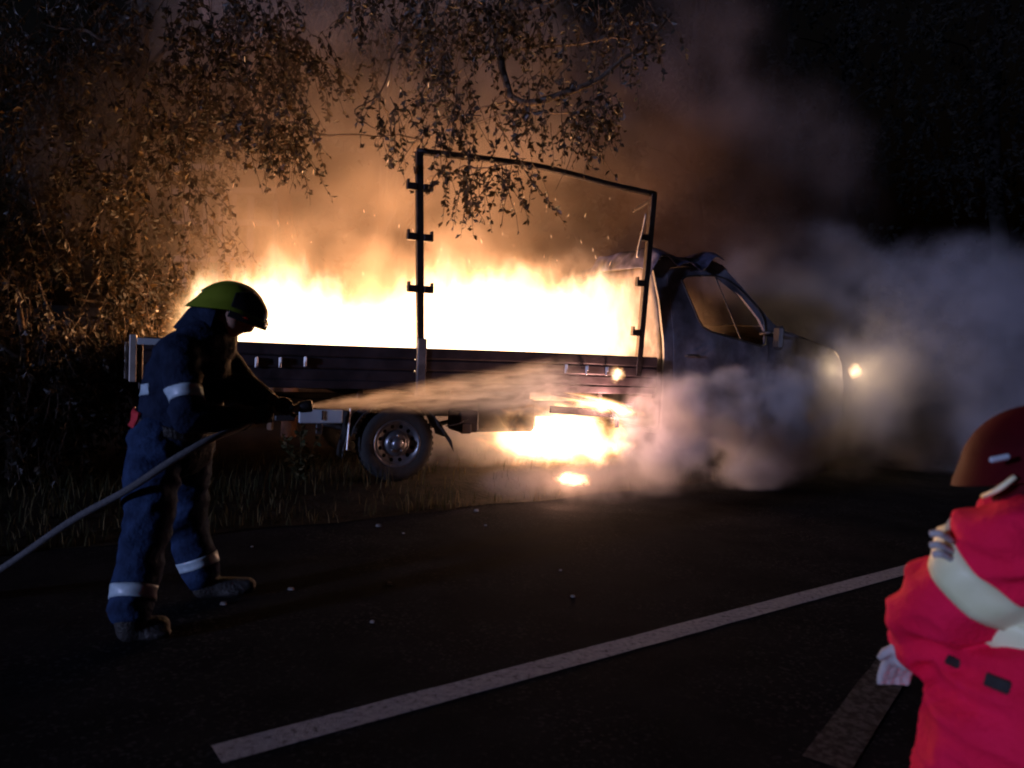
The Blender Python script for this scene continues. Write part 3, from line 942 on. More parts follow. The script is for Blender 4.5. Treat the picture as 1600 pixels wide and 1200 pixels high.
part(MB().box((4.5, 1.04, .85), (.6, .8, .5), None, .06), 'engine', char)
part(MB().box((3.3, 1.04, .42), (1.3, 1.8, .05), None, .01), 'cab_floor', char)
part(MB().tube([(4.22, .3, .34), (4.22, 1.75, .34)], .04, 8), 'front_axle', char)

# ------------------------------------------------------------------ volume materials
def vol_mat(name):
    m = bpy.data.materials.new(name)
    m.use_nodes = True
    nt = m.node_tree
    nt.nodes.clear()
    t = NT(nt)
    out = t.n('OutputMaterial')
    pv = t.n('VolumePrincipled')
    t.l(pv.outputs[0], out.inputs['Volume'])
    for k in ('Density', 'Emission Strength', 'Blackbody Intensity'):
        pv.inputs[k].default_value = 0
    pv.inputs['Density Attribute'].default_value = ''
    pv.inputs['Temperature Attribute'].default_value = ''
    return m, t, pv

def smoke_mat(name, dens, color=(.75, .73, .74), nscale=1.0, lo=.42, hi=.66, edge0=.25, aniso=0.0, rate=1.0, warp=.55, floor=0.0):
    """lumpy smoke that fades towards the rim of the unit sphere it fills"""
    m, t, pv = vol_mat(name)
    tc = t.n('TexCoord')
    g = t.n('NewGeometry')
    n1 = t.noise(g.outputs['Position'], nscale, 4, .6, 0)
    r_ = t.vmath('LENGTH', tc.outputs['Object'])
    rr = t.math('ADD', r_, t.math('MULTIPLY', t.math('SUBTRACT', .5, n1), warp * 2))
    fall = t.rng(rr, 1.0, edge0, 0, 1)
    cap = t.rng(r_, 1.0, .85, 0, 1)
    body = t.rng(n1, lo, hi, floor, 1)
    d = t.math('MULTIPLY', t.math('MULTIPLY', fall, cap), t.math('MULTIPLY', body, dens))
    t.l(d, pv.inputs['Density'])
    pv.inputs['Color'].default_value = (*color, 1)
    pv.inputs['Anisotropy'].default_value = aniso
    m.cycles.volume_step_rate = rate
    return m

def flame_mat(name, node_fn, strength, rate=.3, stops=None):
    m, t, pv = vol_mat(name)
    d = node_fn(t)
    col = t.ramp(d, stops or [(0.0, (.95, .36, .12)), (.35, (1, .50, .19)), (.8, (1, .72, .40)), (1, (1, .80, .50))])
    t.l(col, pv.inputs['Emission Color'])
    t.l(t.math('MULTIPLY', t.math('POWER', d, 1.4), strength), pv.inputs['Emission Strength'])
    m.cycles.volume_step_rate = rate
    return m

# --- fire filling the bed: height profile read along the bed
prof_px = [(222, 505), (250, 488), (300, 445), (335, 420), (380, 428), (440, 414), (490, 418), (530, 452), (580, 468), (620, 466), (645, 440), (662, 402), (690, 425), (720, 420), (738, 398), (775, 398), (800, 430), (840, 442), (880, 432), (920, 440), (960, 458), (990, 482), (1015, 520)]
PROF = [TP(px, py, 1.0) for px, py in prof_px]
SA, SB = -2.1, 2.44
def prof_at(s):
    for (a0, z0), (a1, z1) in zip(PROF, PROF[1:]):
        if a0 <= s <= a1: return z0 + (z1 - z0) * (s - a0) / (a1 - a0)
    return PROF[0][1] if s < PROF[0][0] else PROF[-1][1]
def bed_field(t):
    tc = t.n('TexCoord')
    sx = t.n('SeparateXYZ')
    t.l(tc.outputs['Object'], sx.inputs[0])
    fc = t.n('FloatCurve')
    cv = fc.mapping.curves[0]
    N = 22
    zz = [(prof_at(SA + (SB - SA) * i / N) - .8) / 1.6 for i in range(N + 1)]
    cv.points[0].location = (0, zz[0])
    cv.points[1].location = (1, zz[N])
    for i in range(1, N): cv.points.new(i / N, zz[i])
    fc.mapping.update()
    u = t.math('DIVIDE', t.math('SUBTRACT', sx.outputs[0], SA), SB - SA)
    t.l(u, fc.inputs['Value'])
    h = t.math('MULTIPLY_ADD', fc.outputs[0], 1.6, .8)
    mp = t.n('Mapping')
    mp.inputs['Scale'].default_value = (1, 1, .38)
    t.l(tc.outputs['Object'], mp.inputs['Vector'])
    n1 = t.noise(mp.outputs[0], 4.6, 5, .66, .9)
    n2 = t.noise(mp.outputs[0], 1.7, 2, .5, .3)
    h1 = t.math('MULTIPLY_ADD', t.math('SUBTRACT', n2, .5), .9, h)
    h2 = t.math('MULTIPLY_ADD', t.math('SUBTRACT', n1, .55), 1.35, h1)
    d = t.rng(t.math('SUBTRACT', h2, sx.outputs[2]), -.06, .26)
    ey = t.rng(sx.outputs[1], .03, .25)
    ey2 = t.rng(sx.outputs[1], BW - .03, BW - .25)
    ex = t.math('MULTIPLY', t.rng(sx.outputs[0], SA - .02, SA + .3), t.rng(sx.outputs[0], SB, SB - .12))
    low = t.rng(n1, .2, .55, .45, 1)
    return t.math('MULTIPLY', t.math('MULTIPLY', d, low), t.math('MULTIPLY', ex, t.math('MULTIPLY', ey, ey2)))
fm = flame_mat('bed_fire', bed_field, 4.0)
def hull(s0, s1, y0, y1, zb, topf, n=40):
    mb_ = MB()
    vs = []
    ring = [(0, 0), (0, 1), (.12, 1), (.88, 1), (1, 1), (1, 0)]
    for i in range(n + 1):
        s = s0 + (s1 - s0) * i / n
        zt = topf(s)
        for yy, q in ((y0, 0), (y0, .8), (y0 + (y1 - y0) * .15, 1), (y1 - (y1 - y0) * .15, 1), (y1, .8), (y1, 0)):
            vs.append((s, yy, zb + (zt - zb) * q))
    fs = [(i * 6 + k, i * 6 + (k + 1) % 6, (i + 1) * 6 + (k + 1) % 6, (i + 1) * 6 + k) for i in range(n) for k in range(6)]
    fs += [tuple(range(5, -1, -1)), tuple(range(n * 6, n * 6 + 6))]
    return mb_.add(vs, [tuple(reversed(f)) for f in fs])
fo = hull(SA - .02, SB, .04, BW - .04, .90, lambda s: prof_at(s) + .42).build('bed_flames', fm)
fo.location = TO
fo.rotation_euler = (0, 0, R(24))
tag(fo, 'white hot flames filling the truck bed behind the side boards', 'fire', kind='stuff')

def ball_flame(name, label, c, rad, strength, nscale=5.0, rot=None, stops=None, warp=1.6):
    def fld(t):
        tc = t.n('TexCoord')
        g = t.n('NewGeometry')
        n1 = t.noise(g.outputs['Position'], nscale, 4, .6, .5)
        r_ = t.vmath('LENGTH', tc.outputs['Object'])
        rr = t.math('ADD', r_, t.math('MULTIPLY', t.math('SUBTRACT', .5, n1), warp))
        return t.math('MULTIPLY', t.rng(rr, .95, .25), t.rng(r_, 1, .8))
    m = flame_mat(name + '_fire', fld, strength, .5, stops)
    o = MB().ell((0, 0, 0), (1, 1, 1), None, 20, 12).build(name, m)
    o.location = c
    o.scale = rad
    if rot is not None: o.rotation_euler = rot
    return tag(o, label, 'fire', kind='stuff')
s, z = TP(865, 690, .9)
ball_flame('underbody_flames', 'white flames burning on the ground beneath the truck chassis', TW(s - .05, .75, .34), (1.05, .85, .48), 15, 3.6, (0, R(6), R(24)), None, 1.9)
s, z = TP(965, 585, -.05)
ball_flame('side_board_flame', 'small flame licking through the front side board', TW(s, -.04, z), (.10, .06, .11), 60, 14)
rc = TW(*[(RAILP[1][0] + RAILP[2][0]) / 2, -.02, (RAILP[1][2] + RAILP[2][2]) / 2 - .03])
ball_flame('rail_flames', 'flames running along the bent side rail below the bed', rc + TE * .12, (.60, .10, .10), 55, 7, (0, R(11), R(24)), None, .7)
p = ground(895, 757, .03)
ball_flame('ground_flame', 'small patch of flame burning on the asphalt beside the truck', p + Vector((0, 0, .04)), (.24, .16, .10), 50, 10)
s, z = TP(1336, 580, .1)
ball_flame('bonnet_flame', 'small yellow flame at the nose of the cab', TW(5.24, .02, z), (.09, .09, .11), 90, 12)
ball_flame('cab_flames', 'flames glowing inside the burnt cab', TW(3.35, 1.1, .95), (.5, .7, .38), 5, 5)

# light the fire gives off
def fire_light(name, p, w, r_=.18, col=(1, .43, .17)):
    l = bpy.data.lights.new(name, 'POINT')
    l.energy = w
    l.shadow_soft_size = r_
    l.color = col
    o = bpy.data.objects.new(name, l)
    COL.objects.link(o)
    o.location = p
    return o
for s, w in ((-1.5, 210), (0, 400), (1.4, 520)):
    fire_light('bed_fire_light', TW(s, 1.15, 1.34), w)
fire_light('underbody_fire_light', TW(1.55, .75, .40), 120, .12, (1, .48, .30))
fire_light('rail_fire_light', rc + TE * .15 - TN * .10, 60, .06, (1, .50, .40))
fire_light('ground_fire_light', ground(885, 752, .22), 16, .06, (1, .48, .30))
fire_light('bonnet_fire_light', TW(5.27, .0, 1.13), 24, .04, (1, .70, .38))
fire_light('cab_fire_light', TW(3.4, 1.1, 1.2), 60, .12)

# ------------------------------------------------------------------ smoke
sm_thin = smoke_mat('glowing_smoke', 1.5, (.78, .66, .57), .75, .38, .66, .10, .0, .55, .45, .2)
sm_mid = smoke_mat('grey_smoke', 2.0, (.84, .80, .85), 1.0, .40, .62, .15, .0, .55, .6, .05)
sm_low = smoke_mat('low_smoke', 1.7, (.80, .76, .74), 1.6, .34, .66, .15, .0, .6, .5, .10)
sm_steam = smoke_mat('steam', 7.0, (.93, .90, .93), 1.9, .38, .60, .2, .0, .5, .65, .05)
sm_hot = smoke_mat('hot_smoke', 1.5, (.80, .70, .62), 1.3, .42, .62, .15, .0, .5, .55, .02)
sm_brown = smoke_mat('brown_smoke', .9, (.60, .44, .38), .75, .38, .68, .10, .0, .6, .45, .18)
sm_veil = smoke_mat('veil_smoke', 2.0, (.82, .79, .86), 1.1, .34, .66, .1, .0, .55, .5, .30)
SPH = MB().ell((0, 0, 0), (1, 1, 1), None, 28, 16)
def puff(name, label, c, rad, m, rot=(0, 0, 0)):
    o = bpy.data.objects.new(name, SPH.mesh(name, m))
    COL.objects.link(o)
    o.location = c
    o.scale = rad
    o.rotation_euler = rot
    return tag(o, label, 'smoke', kind='stuff')
puff('smoke_plume', 'orange lit smoke rising from the burning bed into the branches', TW(.3, 2.3, 2.9), (4.2, 1.7, 3.4), sm_thin, (0, 0, R(24)))
puff('smoke_cloud', 'thick bright smoke hanging just above the bed flames', TW(.3, 1.75, 1.95), (2.7, .85, .85), sm_hot, (0, 0, R(24)))
puff('smoke_cloud', 'bright smoke curling between the flames and the back of the cab', TW(2.0, 1.0, 1.8), (.75, .85, .7), sm_hot, (0, 0, R(24)))
puff('smoke_plume', 'dim brown smoke drifting above and behind the cab', TW(4.6, 3.0, 3.2), (4.6, 2.0, 3.8), sm_brown, (0, 0, R(24)))
puff('smoke_cloud', 'grey violet smoke rolling out around the bonnet', TW(4.9, -.35, .80), (1.25, .6, .95), sm_veil, (0, 0, R(24)))
puff('smoke_cloud', 'pale drifting smoke beyond the nose of the cab', TW(7.6, .3, 1.2), (2.7, 1.5, 2.0), sm_mid, (0, 0, R(24)))
puff('smoke_cloud', 'tall violet smoke rising over the bonnet', TW(6.0, 1.6, 2.1), (1.9, 1.1, 1.3), sm_mid, (0, 0, R(24)))
puff('smoke_cloud', 'glowing smoke swirling under the truck between the wheels', TW(1.1, 1.0, .42), (1.6, 1.0, .50), sm_low, (0, 0, R(24)))
puff('smoke_cloud', 'smoke glowing orange inside the open cab', TW(3.35, 1.04, 1.55), (.72, .85, .55), sm_low, (0, 0, R(24)))
puff('smoke_cloud', 'thin smoke creeping over the asphalt before the flames', TW(1.6, -.75, .12), (1.5, .6, .22), sm_low, (0, 0, R(30)))
s, z = TP(1060, 670, -.35)
puff('steam_cloud', 'dense white steam billowing behind the front wheel', TW(s, -.35, .52), (.85, .45, .62), sm_steam, (0, 0, R(24)))
s, z = TP(1190, 690, -.4)
puff('steam_cloud', 'low steam rolling along the road under the door', TW(s - .05, -.40, .52), (1.2, .5, .72), sm_steam, (0, 0, R(24)))

# ------------------------------------------------------------------ people
FB = ground(270, 960)
def P(px, py, d):
    return at(px, py, d)
def wrinkle(amp, s1, seed=0):
    def f(p, q):
        a = noise.noise(Vector((p.x * s1 + seed, p.y * s1, p.z * s1 * 1.6)))
        b_ = noise.noise(Vector((p.x * s1 * .9 + p.z * s1 * .8, p.y * s1 * .9 + seed * 2, p.z * s1 * 1.7 - p.x * s1 * .7)))
        return amp * (1.1 * (.35 - abs(b_) * 1.4) + .6 * a)
    return f
from mathutils.bvhtree import BVHTree
def tree_of(mb_):
    return BVHTree.FromPolygons([tuple(v) for v in mb_.v], mb_.f)
def wrap(tree, c, axis, w, off, mid=None, half=180.0, n=40, th=.006):
    """band of tape wrapped on a cloth surface round an axis (cast from the axis outwards)"""
    axis = Vector(axis).normalized()
    c = Vector(c)
    m_ = Vector(mid) if mid is not None else Vector((1, 0, .1))
    a = (m_ - axis * m_.dot(axis)).normalized()
    b_ = axis.cross(a)
    full = half >= 180
    cnt = n if full else n + 1
    rows = (-.5, -.25, 0, .25, .5)
    vs = []
    for k in range(cnt):
        t = R(-half + 2 * half * k / n)
        d = a * math.cos(t) + b_ * math.sin(t)
        rr = []
        for q in rows:
            o_ = c + axis * (w * q)
            hit = tree.ray_cast(o_, d)
            rr.append((hit[0] - o_).length if hit[0] is not None else .1)
        for q, r_ in zip(rows, rr):
            vs.append(c + axis * (w * q) + d * (r_ + off))
        for q, r_ in zip(reversed(rows), reversed(rr)):
            vs.append(c + axis * (w * q) + d * (r_ + off - th - .004))
    m = 10
    fs = []
    for k in range(n):
        k2 = (k + 1) % cnt
        for q in range(m):
            q2 = (q + 1) % m
            fs.append((k * m + q, k * m + q2, k2 * m + q2, k2 * m + q))
    if not full:
        fs += [tuple(range(m)), tuple(range(n * m + m - 1, n * m - 1, -1))]
    return MB().add(vs, fs, True)
def band(mb_, c, axis, rad, w, n=24, flat=1.0, side=None):
    """ring of tape round a limb"""
    axis = Vector(axis).normalized()
    mb_.lathe([(rad - .004, -w / 2), (rad, -w / 2 + .004), (rad, w / 2 - .004), (rad - .004, w / 2)], c, axis, n)
    return mb_
ff_ = thing('person', 'firefighter in dark navy gear and lime helmet spraying water at the truck', 'person', FB)
D = 3.62
hip = P(268, 672, D); chest = P(298, 575, D); neck = P(338, 512, D)
shN = P(282, 553, D - .19); shF = P(330, 545, D + .20)
elN = P(292, 650, D - .26); elF = P(385, 608, D + .16)
haN = P(395, 655, D - .02); haF = P(428, 641, D + .06)
hpN = P(246, 690, D - .10); hpF = P(292, 690, D + .12)
knN = P(228, 830, D - .20); knF = P(290, 815, D + .24)
anN = P(203, 965, 3.27); anF = P(318, 905, 3.86)
head = P(364, 490, D)
noz0, noz1 = P(425, 642, D + .02), P(486, 634, D + .10)
# body under the clothes: one continuous figure
bd = MB()
bd.capsule(hip, chest, .13, .14).capsule(chest, neck, .13, .06).capsule(neck, head, .055, .06)
bd.ell(head, (.075, .095, .115)).ell(head + Vector((.07, .02, -.035)), (.03, .05, .06))
bd.ell(head + Vector((.105, .015, -.02)), (.018, .014, .018))
for a, b_, c in ((shN, elN, haN), (shF, elF, haF)):
    bd.capsule(chest.lerp(neck, .6), a, .08, .06).capsule(a, b_, .052, .042).capsule(b_, c, .042, .03)
for a, b_, c in ((hpN, knN, anN), (hpF, knF, anF)):
    bd.capsule(hip, a, .11, .09).capsule(a, b_, .08, .055).capsule(b_, c, .055, .04)
blob(bd, .016, 4).build('body', skin, ff_, FB)
# jacket
jk = MB()
jk.capsule(hip + Vector((.01, 0, -.02)), chest, .185, .185, 18).capsule(chest, neck + Vector((-.02, 0, 0)), .175, .085, 18)
jk.capsule(chest.lerp(neck, .35), shN, .13, .092).capsule(chest.lerp(neck, .35), shF, .13, .092)
jk.ell(hip + Vector((0, 0, -.09)), (.19, .20, .14)).ell(chest.lerp(neck, .55) + Vector((.0, 0, .01)), (.14, .20, .13))
for a, b_, c in ((shN, elN, haN), (shF, elF, haF)):
    cc = b_.lerp(c, .80)
    jk.capsule(a, b_, .090, .074).capsule(b_, cc, .074, .060)
JK = blob(jk, .012, 4, wrinkle(.015, 7))
JT = tree_of(JK)
JK.build('jacket', navy_d, ff_, FB)
cl = MB().tube([neck + Vector((-.05, 0, -.05)), neck + Vector((-.025, 0, .02)), neck + Vector((.02, 0, .065))], [.150, .122, .105], 16, False)
cl.build('collar', navy_d, ff_, FB)
# trousers
tr_ = MB()
tr_.ell(hip + Vector((-.01, 0, -.06)), (.16, .18, .15))
for a, b_, c in ((hpN, knN, anN), (hpF, knF, anF)):
    tr_.capsule(a, b_, .128, .102, 16).capsule(b_, b_.lerp(c, .88), .102, .090, 16)
TR = blob(tr_, .012, 4, wrinkle(.019, 7, 5))
TT = tree_of(TR)
TR.build('trousers', navy, ff_, FB)
# boots
for an, toe, nm in ((anN, Vector((.10, .06, 0)), 'boot'), (anF, Vector((.20, .06, 0)), 'boot')):
    g0 = Vector((an.x, an.y, .05))
    bt = MB().capsule(an + Vector((0, 0, .02)), g0 + Vector((0, 0, .03)), .07, .062).capsule(g0, g0 + toe, .055, .045).ell(g0 + toe * .5 + Vector((0, 0, -.02)), (.12, .06, .03))
    bt = blob(bt, .012, 3)
    bt.v = [Vector((v.x, v.y, max(v.z, .003))) for v in bt.v]
    bt.build(nm, leather, ff_, FB)
# reflective bands
wrap(JT, shN.lerp(elN, .66), elN - shN, .055, .004).build('reflective_band', reflect, ff_, FB)
wrap(TT, knN.lerp(anN, .72), anN - knN, .055, .004).build('reflective_band', reflect, ff_, FB)
wrap(TT, knF.lerp(anF, .70), anF - knF, .05, .004).build('reflective_band', reflect, ff_, FB)
wrap(JT, chest.lerp(hip, .30), chest - hip + Vector((-.12, 0, 0)), .05, .004, (-1, -.35, 0), 42, 14).build('reflective_band', reflect, ff_, FB)
wrap(JT, hip + Vector((0, 0, .02)), chest - hip, .045, .006).build('belt', leather, ff_, FB)
wrap(JT, hip + Vector((0, 0, .025)), chest - hip, .075, .016, (-1, -.75, 0), 24, 8).build('belt_pouch', beltred, ff_, FB)
# gloves: palms with four fingers and a thumb curled round the nozzle grip
nd = (noz1 - noz0).normalized()
def glove(c, fwd, back, sgn):
    """c palm centre beside the grip, fwd = finger spread axis (along grip), back = from grip to palm"""
    g = MB()
    fwd = fwd.normalized(); back = (back - fwd * back.dot(fwd)).normalized(); up_ = fwd.cross(back)
    g.ell(c + back * .035, (.05, .045, .03), Matrix((fwd, up_, back)).transposed(), 14, 8)
    for k, L in enumerate((.92, 1.0, .95, .78)):
        o_ = c + fwd * (.034 - .022 * k) + back * .03
        r_ = .033
        pts = [o_ + up_ * .03]
        for t in (40, 90, 150, 200):
            pts.append(c + fwd * (.034 - .022 * k) + (back * math.cos(R(t * L)) + up_ * math.sin(R(t * L))) * r_ * 1.05)
        g.tube(pts, [.011, .0115, .011, .0105, .009], 8)
    th = [c + fwd * .02 + back * .035 - up_ * .03, c + fwd * .045 + back * .005 - up_ * .04, c + fwd * .05 - back * .025 - up_ * .025]
    g.tube(bez(th, 6), .012, 8)
    return blob(g, .0055, 3)
wr = Vector((-.6, -.5, .1))
for c, el in ((haN.lerp(noz0, .5), elN), (noz0.lerp(noz1, .28), elF)):
    g = glove(c, nd, el - c + Vector((0, -.05, 0)), 1)
    g.capsule(c + (el - c).normalized() * .05, c + (el - c).normalized() * .13, .040, .052)
    g.build('glove', leather, ff_, FB)
# helmet: wide flared shell, crest, raised dark visor, neck guard
hf = (Vector((.86, .30, -.30))).normalized()            # where the head looks
hs = Vector((0, 0, 1)).cross(hf).normalized()
hu = hf.cross(hs)
HR = Matrix((hf, hs, hu)).transposed()
hc = head + Vector((-.005, 0, .045))
def dome(u, v):
    an = 2 * math.pi * u
    el = v * math.pi / 2
    rx, ry, rz_ = .168, .128, .138
    fl = .022 * max(0, 1 - v * 5)
    if math.cos(an) < 0: rz2 = .05 * (1 - v) * (-math.cos(an))
    else: rz2 = 0
    p = Vector(((rx + fl) * math.cos(an) * math.cos(el), (ry + fl) * math.sin(an) * math.cos(el), rz_ * math.sin(el) - .035 - rz2))
    return hc + HR @ p
sh_ = MB().grid(dome, 40, 14, None).build('helmet', helm_y, ff_, FB)
MB().tube(bez([dome(0, .35), dome(0, .6), dome(0, .85), dome(.5, .85), dome(.5, .6), dome(.5, .35)], 20), .010, 8).build('helmet_crest', helm_y, ff_, FB)
def vis(u, v):
    an = R(-88 + 176 * u)
    el = R(-8 + 74 * v * (1 - .35 * (2 * u - 1) ** 2))
    p = Vector((.186 * math.cos(an) * math.cos(el), .142 * math.sin(an) * math.cos(el), .150 * math.sin(el) - .045))
    return hc + HR @ p
MB().grid(vis, 24, 8, tuple((hf * -.004))).build('visor', visor_m, ff_, FB)
def nape(u, v):
    an = R(110 + 140 * u)
    return hc + HR @ Vector((.150 * math.cos(an) * (1 - .12 * v), .115 * math.sin(an), -.05 - .12 * v))
MB().grid(nape, 16, 5, (0, 0, .004)).build('neck_guard', navy_d, ff_, FB)

# hose, nozzle
hp = [ground(-260, 1010) + Vector((0, 0, .25)), P(-120, 955, 3.75), P(0, 890, 3.55), P(110, 815, 3.38), P(200, 765, 3.30), P(265, 722, 3.28), P(325, 688, 3.34), P(375, 668, 3.5), noz0 - nd * .05, noz0]
ho = MB().tube(bez(hp, 60), .016, 12).build('fire_hose', hose_m, None, hp[-1])
ho.location = hp[-1]
tag(ho, 'grey fire hose running from the road up under the arm of the firefighter', 'hose')
nz = thing('hose_nozzle', 'metal branch pipe nozzle held in the gloved hands of the firefighter', 'nozzle', noz0)
MB().lathe([(.001, -.03), (.026, -.03), (.026, .03), (.022, .04), (.017, .06), (.015, .14), (.017, .15)], noz0, nd, 16).build('pipe', brass, nz, noz0)
Ln = (noz1 - noz0).length
MB().lathe([(.018, Ln - .06), (.027, Ln - .055), (.029, Ln - .03), (.030, Ln), (.022, Ln + .005), (.014, Ln - .01)], noz0, nd, 16).build('spray_head', plastic, nz, noz0)
MB().tube([noz0 + nd * (Ln * .3), noz0 + nd * (Ln - .05)], .015, 12).build('barrel', brass, nz, noz0)

# water spray: cone of droplets from the nozzle to the side of the truck
s, z = TP(905, 600, -.05)
spr_end = TW(s, -.05, z - .02)
sv = spr_end - noz1
SL = sv.length
def spray_r(x): return .012 + .25 * (x / SL) ** .8 * SL / 3.4 + .05 * (x / SL) ** 2
m, t, pv = vol_mat('water_spray')
tc = t.n('TexCoord')
sx = t.n('SeparateXYZ')
t.l(tc.outputs['Object'], sx.inputs[0])
u = t.math('DIVIDE', sx.outputs[0], SL)
rad = t.math('SQRT', t.math('ADD', t.math('MULTIPLY', sx.outputs[1], sx.outputs[1]), t.math('MULTIPLY', sx.outputs[2], sx.outputs[2])))
Rx = t.math('ADD', t.math('MULTIPLY_ADD', t.math('POWER', t.math('MAXIMUM', u, .0), .8), .25 * SL / 3.4, .012), t.math('MULTIPLY', t.math('MULTIPLY', u, u), .05))
mp = t.n('Mapping')
mp.inputs['Scale'].default_value = (.12, 1, 1)
t.l(tc.outputs['Object'], mp.inputs['Vector'])
nz_ = t.noise(mp.outputs[0], 26, 3, .6)
nz2 = t.noise(tc.outputs['Object'], 3.0, 3, .6)
q = t.math('DIVIDE', rad, Rx)
body = t.rng(q, 1.0, .15)
den = t.math('MULTIPLY', t.math('MULTIPLY', body, t.rng(nz_, .34, .66, .05, 1)), t.rng(nz2, .25, .6, .5, 1))
fade = t.rng(u, 1.0, .72)
den = t.math('MULTIPLY', t.math('MULTIPLY', den, fade), t.math('DIVIDE', .8, t.math('ADD', Rx, .02)))
t.l(den, pv.inputs['Density'])
pv.inputs['Color'].default_value = (.93, .90, .94, 1)
pv.inputs['Anisotropy'].default_value = .55
m.cycles.volume_step_rate = .25
cone = MB().tube([(SL * k / 20, 0, 0) for k in range(21)], [spray_r(SL * k / 20) * 1.02 for k in range(21)], 20)
spo = cone.build('water_spray', m)
spo.location = noz1
spo.rotation_euler = sv.to_track_quat('X', 'Z').to_euler()
tag(spo, 'fan of water spray shooting from the nozzle to the truck side', 'water spray', kind='stuff')

# ------------------------------------------------------------------ crouching person in red
RB = ground(1640, 1560)
DD = 1.78
def P(px, py, d): return at(px + 14, py, d)
RBase = Vector((at(1640, 1000, DD).x, at(1640, 1000, DD).y, 0))
rp = thing('person', 'person in bright red jacket with cream reflective bands crouching at the road', 'person', RBase)
head = P(1612, 712, DD + .03); neck = P(1600, 790, DD)
chest = P(1612, 935, DD + .02); hip = P(1640, 1190, DD + .05)
shN = P(1574, 858, DD - .10); elN = P(1470, 935, DD + .02); haN = P(1412, 1010, DD + .16)
shF = P(1690, 850, DD + .16); elF = P(1640, 960, DD + .34); haF = P(1560, 1010, DD + .46)
knN = P(1510, 1230, DD + .18); anN = Vector((RBase.x - .10, RBase.y + .10, .10))
knF = P(1640, 1220, DD + .42); anF = Vector((RBase.x + .10, RBase.y + .34, .10))
bd = MB()
bd.capsule(hip, chest, .13, .13).capsule(chest, neck, .12, .055).capsule(neck, head, .05, .06)
bd.ell(head, (.085, .078, .115)).ell(head + Vector((-.06, .06, -.04)), (.035, .035, .05))
for a, b_, c in ((shN, elN, haN), (shF, elF, haF)):
    bd.capsule(chest.lerp(neck, .5), a, .075, .055).capsule(a, b_, .05, .042).capsule(b_, c, .04, .028)
for a, b_, c in ((hip + Vector((-.09, 0, 0)), knN, anN), (hip + Vector((.09, .05, 0)), knF, anF)):
    bd.capsule(hip, a, .1, .09).capsule(a, b_, .085, .06).capsule(b_, c, .055, .04)
blob(bd, .016, 4).build('body', skin, rp, RBase)
jk = MB()
jk.capsule(hip + Vector((-.02, 0, .0)), chest, .235, .20, 20).capsule(chest, neck + Vector((0, 0, -.03)), .19, .10, 18)
jk.capsule(chest.lerp(neck, .45), shN, .13, .115).capsule(chest.lerp(neck, .45), shF, .13, .11)
RTOR = tree_of(blob(jk, .02, 4, None))
jk.capsule(shN, elN, .125, .110, 18).capsule(elN, elN.lerp(haN, .92), .108, .082, 16)
jk.capsule(shF, elF, .11, .09).capsule(elF, elF.lerp(haF, .7), .09, .07)
jk.capsule(P(1600, 1100, DD - .02), P(1585, 1260, DD + .02), .215, .235, 18)
RJ = blob(jk, .012, 4, wrinkle(.030, 6.5, 2))
RT = tree_of(RJ)
RJ.build('jacket', redcloth, rp, RBase)
tr_ = MB()
for a, b_, c in ((hip + Vector((-.09, 0, 0)), knN, anN), (hip + Vector((.09, .05, 0)), knF, anF)):
    tr_.capsule(hip, a, .14, .125).capsule(a, b_, .125, .10).capsule(b_, c, .10, .085)
blob(tr_, .016, 4, wrinkle(.012, 9, 3)).build('trousers', redcloth, rp, RBase)
for an in (anN, anF):
    g0 = Vector((an.x, an.y, .05))
    bt = blob(MB().capsule(an + Vector((0, 0, .04)), g0, .068, .06).capsule(g0, g0 + Vector((-.11, .10, 0)), .055, .045), .014, 3)
    bt.v = [Vector((v.x, v.y, max(v.z, .003))) for v in bt.v]
    bt.build('boot', leather, rp, RBase)
# sleeve band, torso band
wrap(RT, shN.lerp(elN, .45), elN - shN, .08, .005).build('reflective_band', cream, rp, RBase)
wrap(RTOR, P(1640, 1000, DD + .02), Vector((.30, -.1, 1)), .075, .022).build('reflective_band', cream, rp, RBase)
def on_jacket(px, py, lift):
    d = ray(px, py).normalized()
    hit = RT.ray_cast(CPOS, d)
    return (hit[0] + hit[1] * lift, hit[1]) if hit[0] is not None else (P(px, py, DD - .2), Vector((0, -1, 0)))
# dark flap buttons on the jacket skirt
for px, py, w_, h_ in ((1490, 1034, .036, .024), (1559, 1068, .054, .030)):
    c, nn = on_jacket(px, py, .001)
    MB().box(c, (w_, h_, .012), nn.to_track_quat('Z', 'Y').to_matrix(), .004).build('pocket_stud', plastic, rp, RBase)
# loose strap ends at the shoulder
for k, (px, py) in enumerate(((1446, 832), (1446, 850), (1450, 864))):
    MB().tube(bez([P(px + 30, py + 14, DD - .09), P(px + 8, py + 2, DD - .11), P(px - 6, py + 2, DD - .10)], 6), [.008] * 7, 6).build('strap_end', glove_w, rp, RBase)
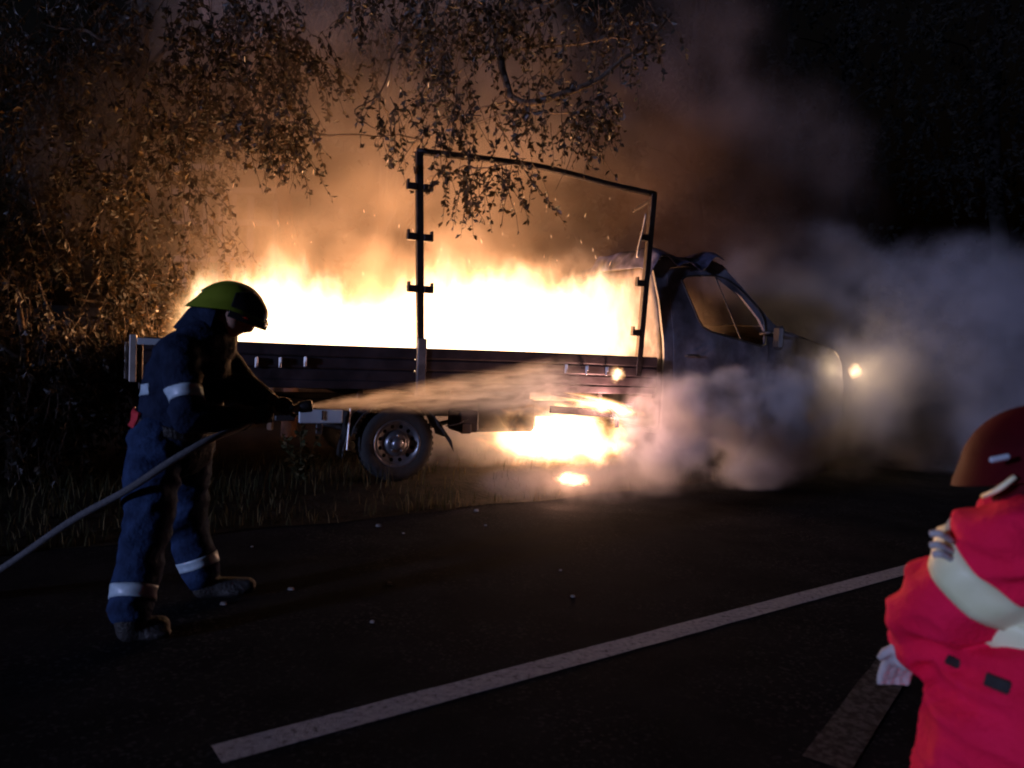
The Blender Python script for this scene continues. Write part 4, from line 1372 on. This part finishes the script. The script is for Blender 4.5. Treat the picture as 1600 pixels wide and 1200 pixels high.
# glove
g = MB()
gd = (haN - elN).normalized()
gs = gd.cross(Vector((0, 0, 1))).normalized()
g.capsule(haN - gd * .05, haN + gd * .02, .042, .045).ell(haN + gd * .04, (.045, .045, .04))
for k in range(4):
    o_ = haN + gd * .06 + gs * (-.036 + .024 * k)
    g.tube([o_ - gd * .02, o_ + gd * .03, o_ + gd * (.055 + .008 * (k in (1, 2))) + Vector((0, 0, -.015)), o_ + gd * .06 + Vector((0, 0, -.04))], [.0125, .012, .011, .009], 8)
g.tube([haN - gs * .03, haN - gs * .06 + gd * .03, haN - gs * .062 + gd * .06], [.014, .013, .010], 8)
blob(g, .006, 3).build('glove', glove_w, rp, RBase)
# helmet
hf = Vector((-.75, .62, -.25)).normalized()
hs = Vector((0, 0, 1)).cross(hf).normalized(); hu = hf.cross(hs)
HR = Matrix((hf, hs, hu)).transposed()
hc = head + Vector((0, 0, -.004))
def dome2(u, v):
    an = 2 * math.pi * u
    el = v * math.pi / 2
    fl = .02 * max(0, 1 - v * 5)
    rz2 = .07 * (1 - v) * max(0, -math.cos(an))
    return hc + HR @ Vector(((.176 + fl) * math.cos(an) * math.cos(el), (.152 + fl) * math.sin(an) * math.cos(el), .166 * math.sin(el) - .04 - rz2))
sh2 = MB().grid(dome2, 40, 14).build('helmet', reddark, rp, RBase)
def nape2(u, v):
    an = R(50 + 260 * u)
    return hc + HR @ Vector((.156 * math.cos(an), .136 * math.sin(an), -.05 - .15 * v))
MB().grid(nape2, 20, 5, (0, 0, .004)).build('neck_guard', reddark, rp, RBase)
MB().box(P(1548, 716, DD - .12), (.045, .01, .012), Matrix.Rotation(-.25, 3, 'Y'), .004).build('helmet_badge', paleplate, rp, RBase)
MB().tube(bez([P(1572, 745, DD - .10), P(1545, 765, DD - .09), P(1522, 776, DD - .03)], 8), .006, 6).build('chin_strap', cream, rp, RBase)

# sparks flying up from the fire
rnd = random.Random(12)
m, t = bpy.data.materials.new('spark'), None
m.use_nodes = True
m.node_tree.nodes['Principled BSDF'].inputs['Emission Color'].default_value = (1, .5, .18, 1)
m.node_tree.nodes['Principled BSDF'].inputs['Emission Strength'].default_value = 2.2
g = MB()
for k in range(70):
    p = TW(rnd.uniform(-1.6, 2.6), rnd.uniform(.2, 1.8), 1.8 + 2.0 * rnd.random() ** 1.4)
    d = Vector((rnd.uniform(-.5, .5), rnd.uniform(-.3, .3), 1)).normalized() * rnd.uniform(.006, .03)
    g.tube([p - d, p, p + d], [.0006, rnd.uniform(.0012, .0026), .0006], 4)
tag(g.build('sparks', m), 'tiny orange sparks rising above the flames', 'sparks', kind='stuff')
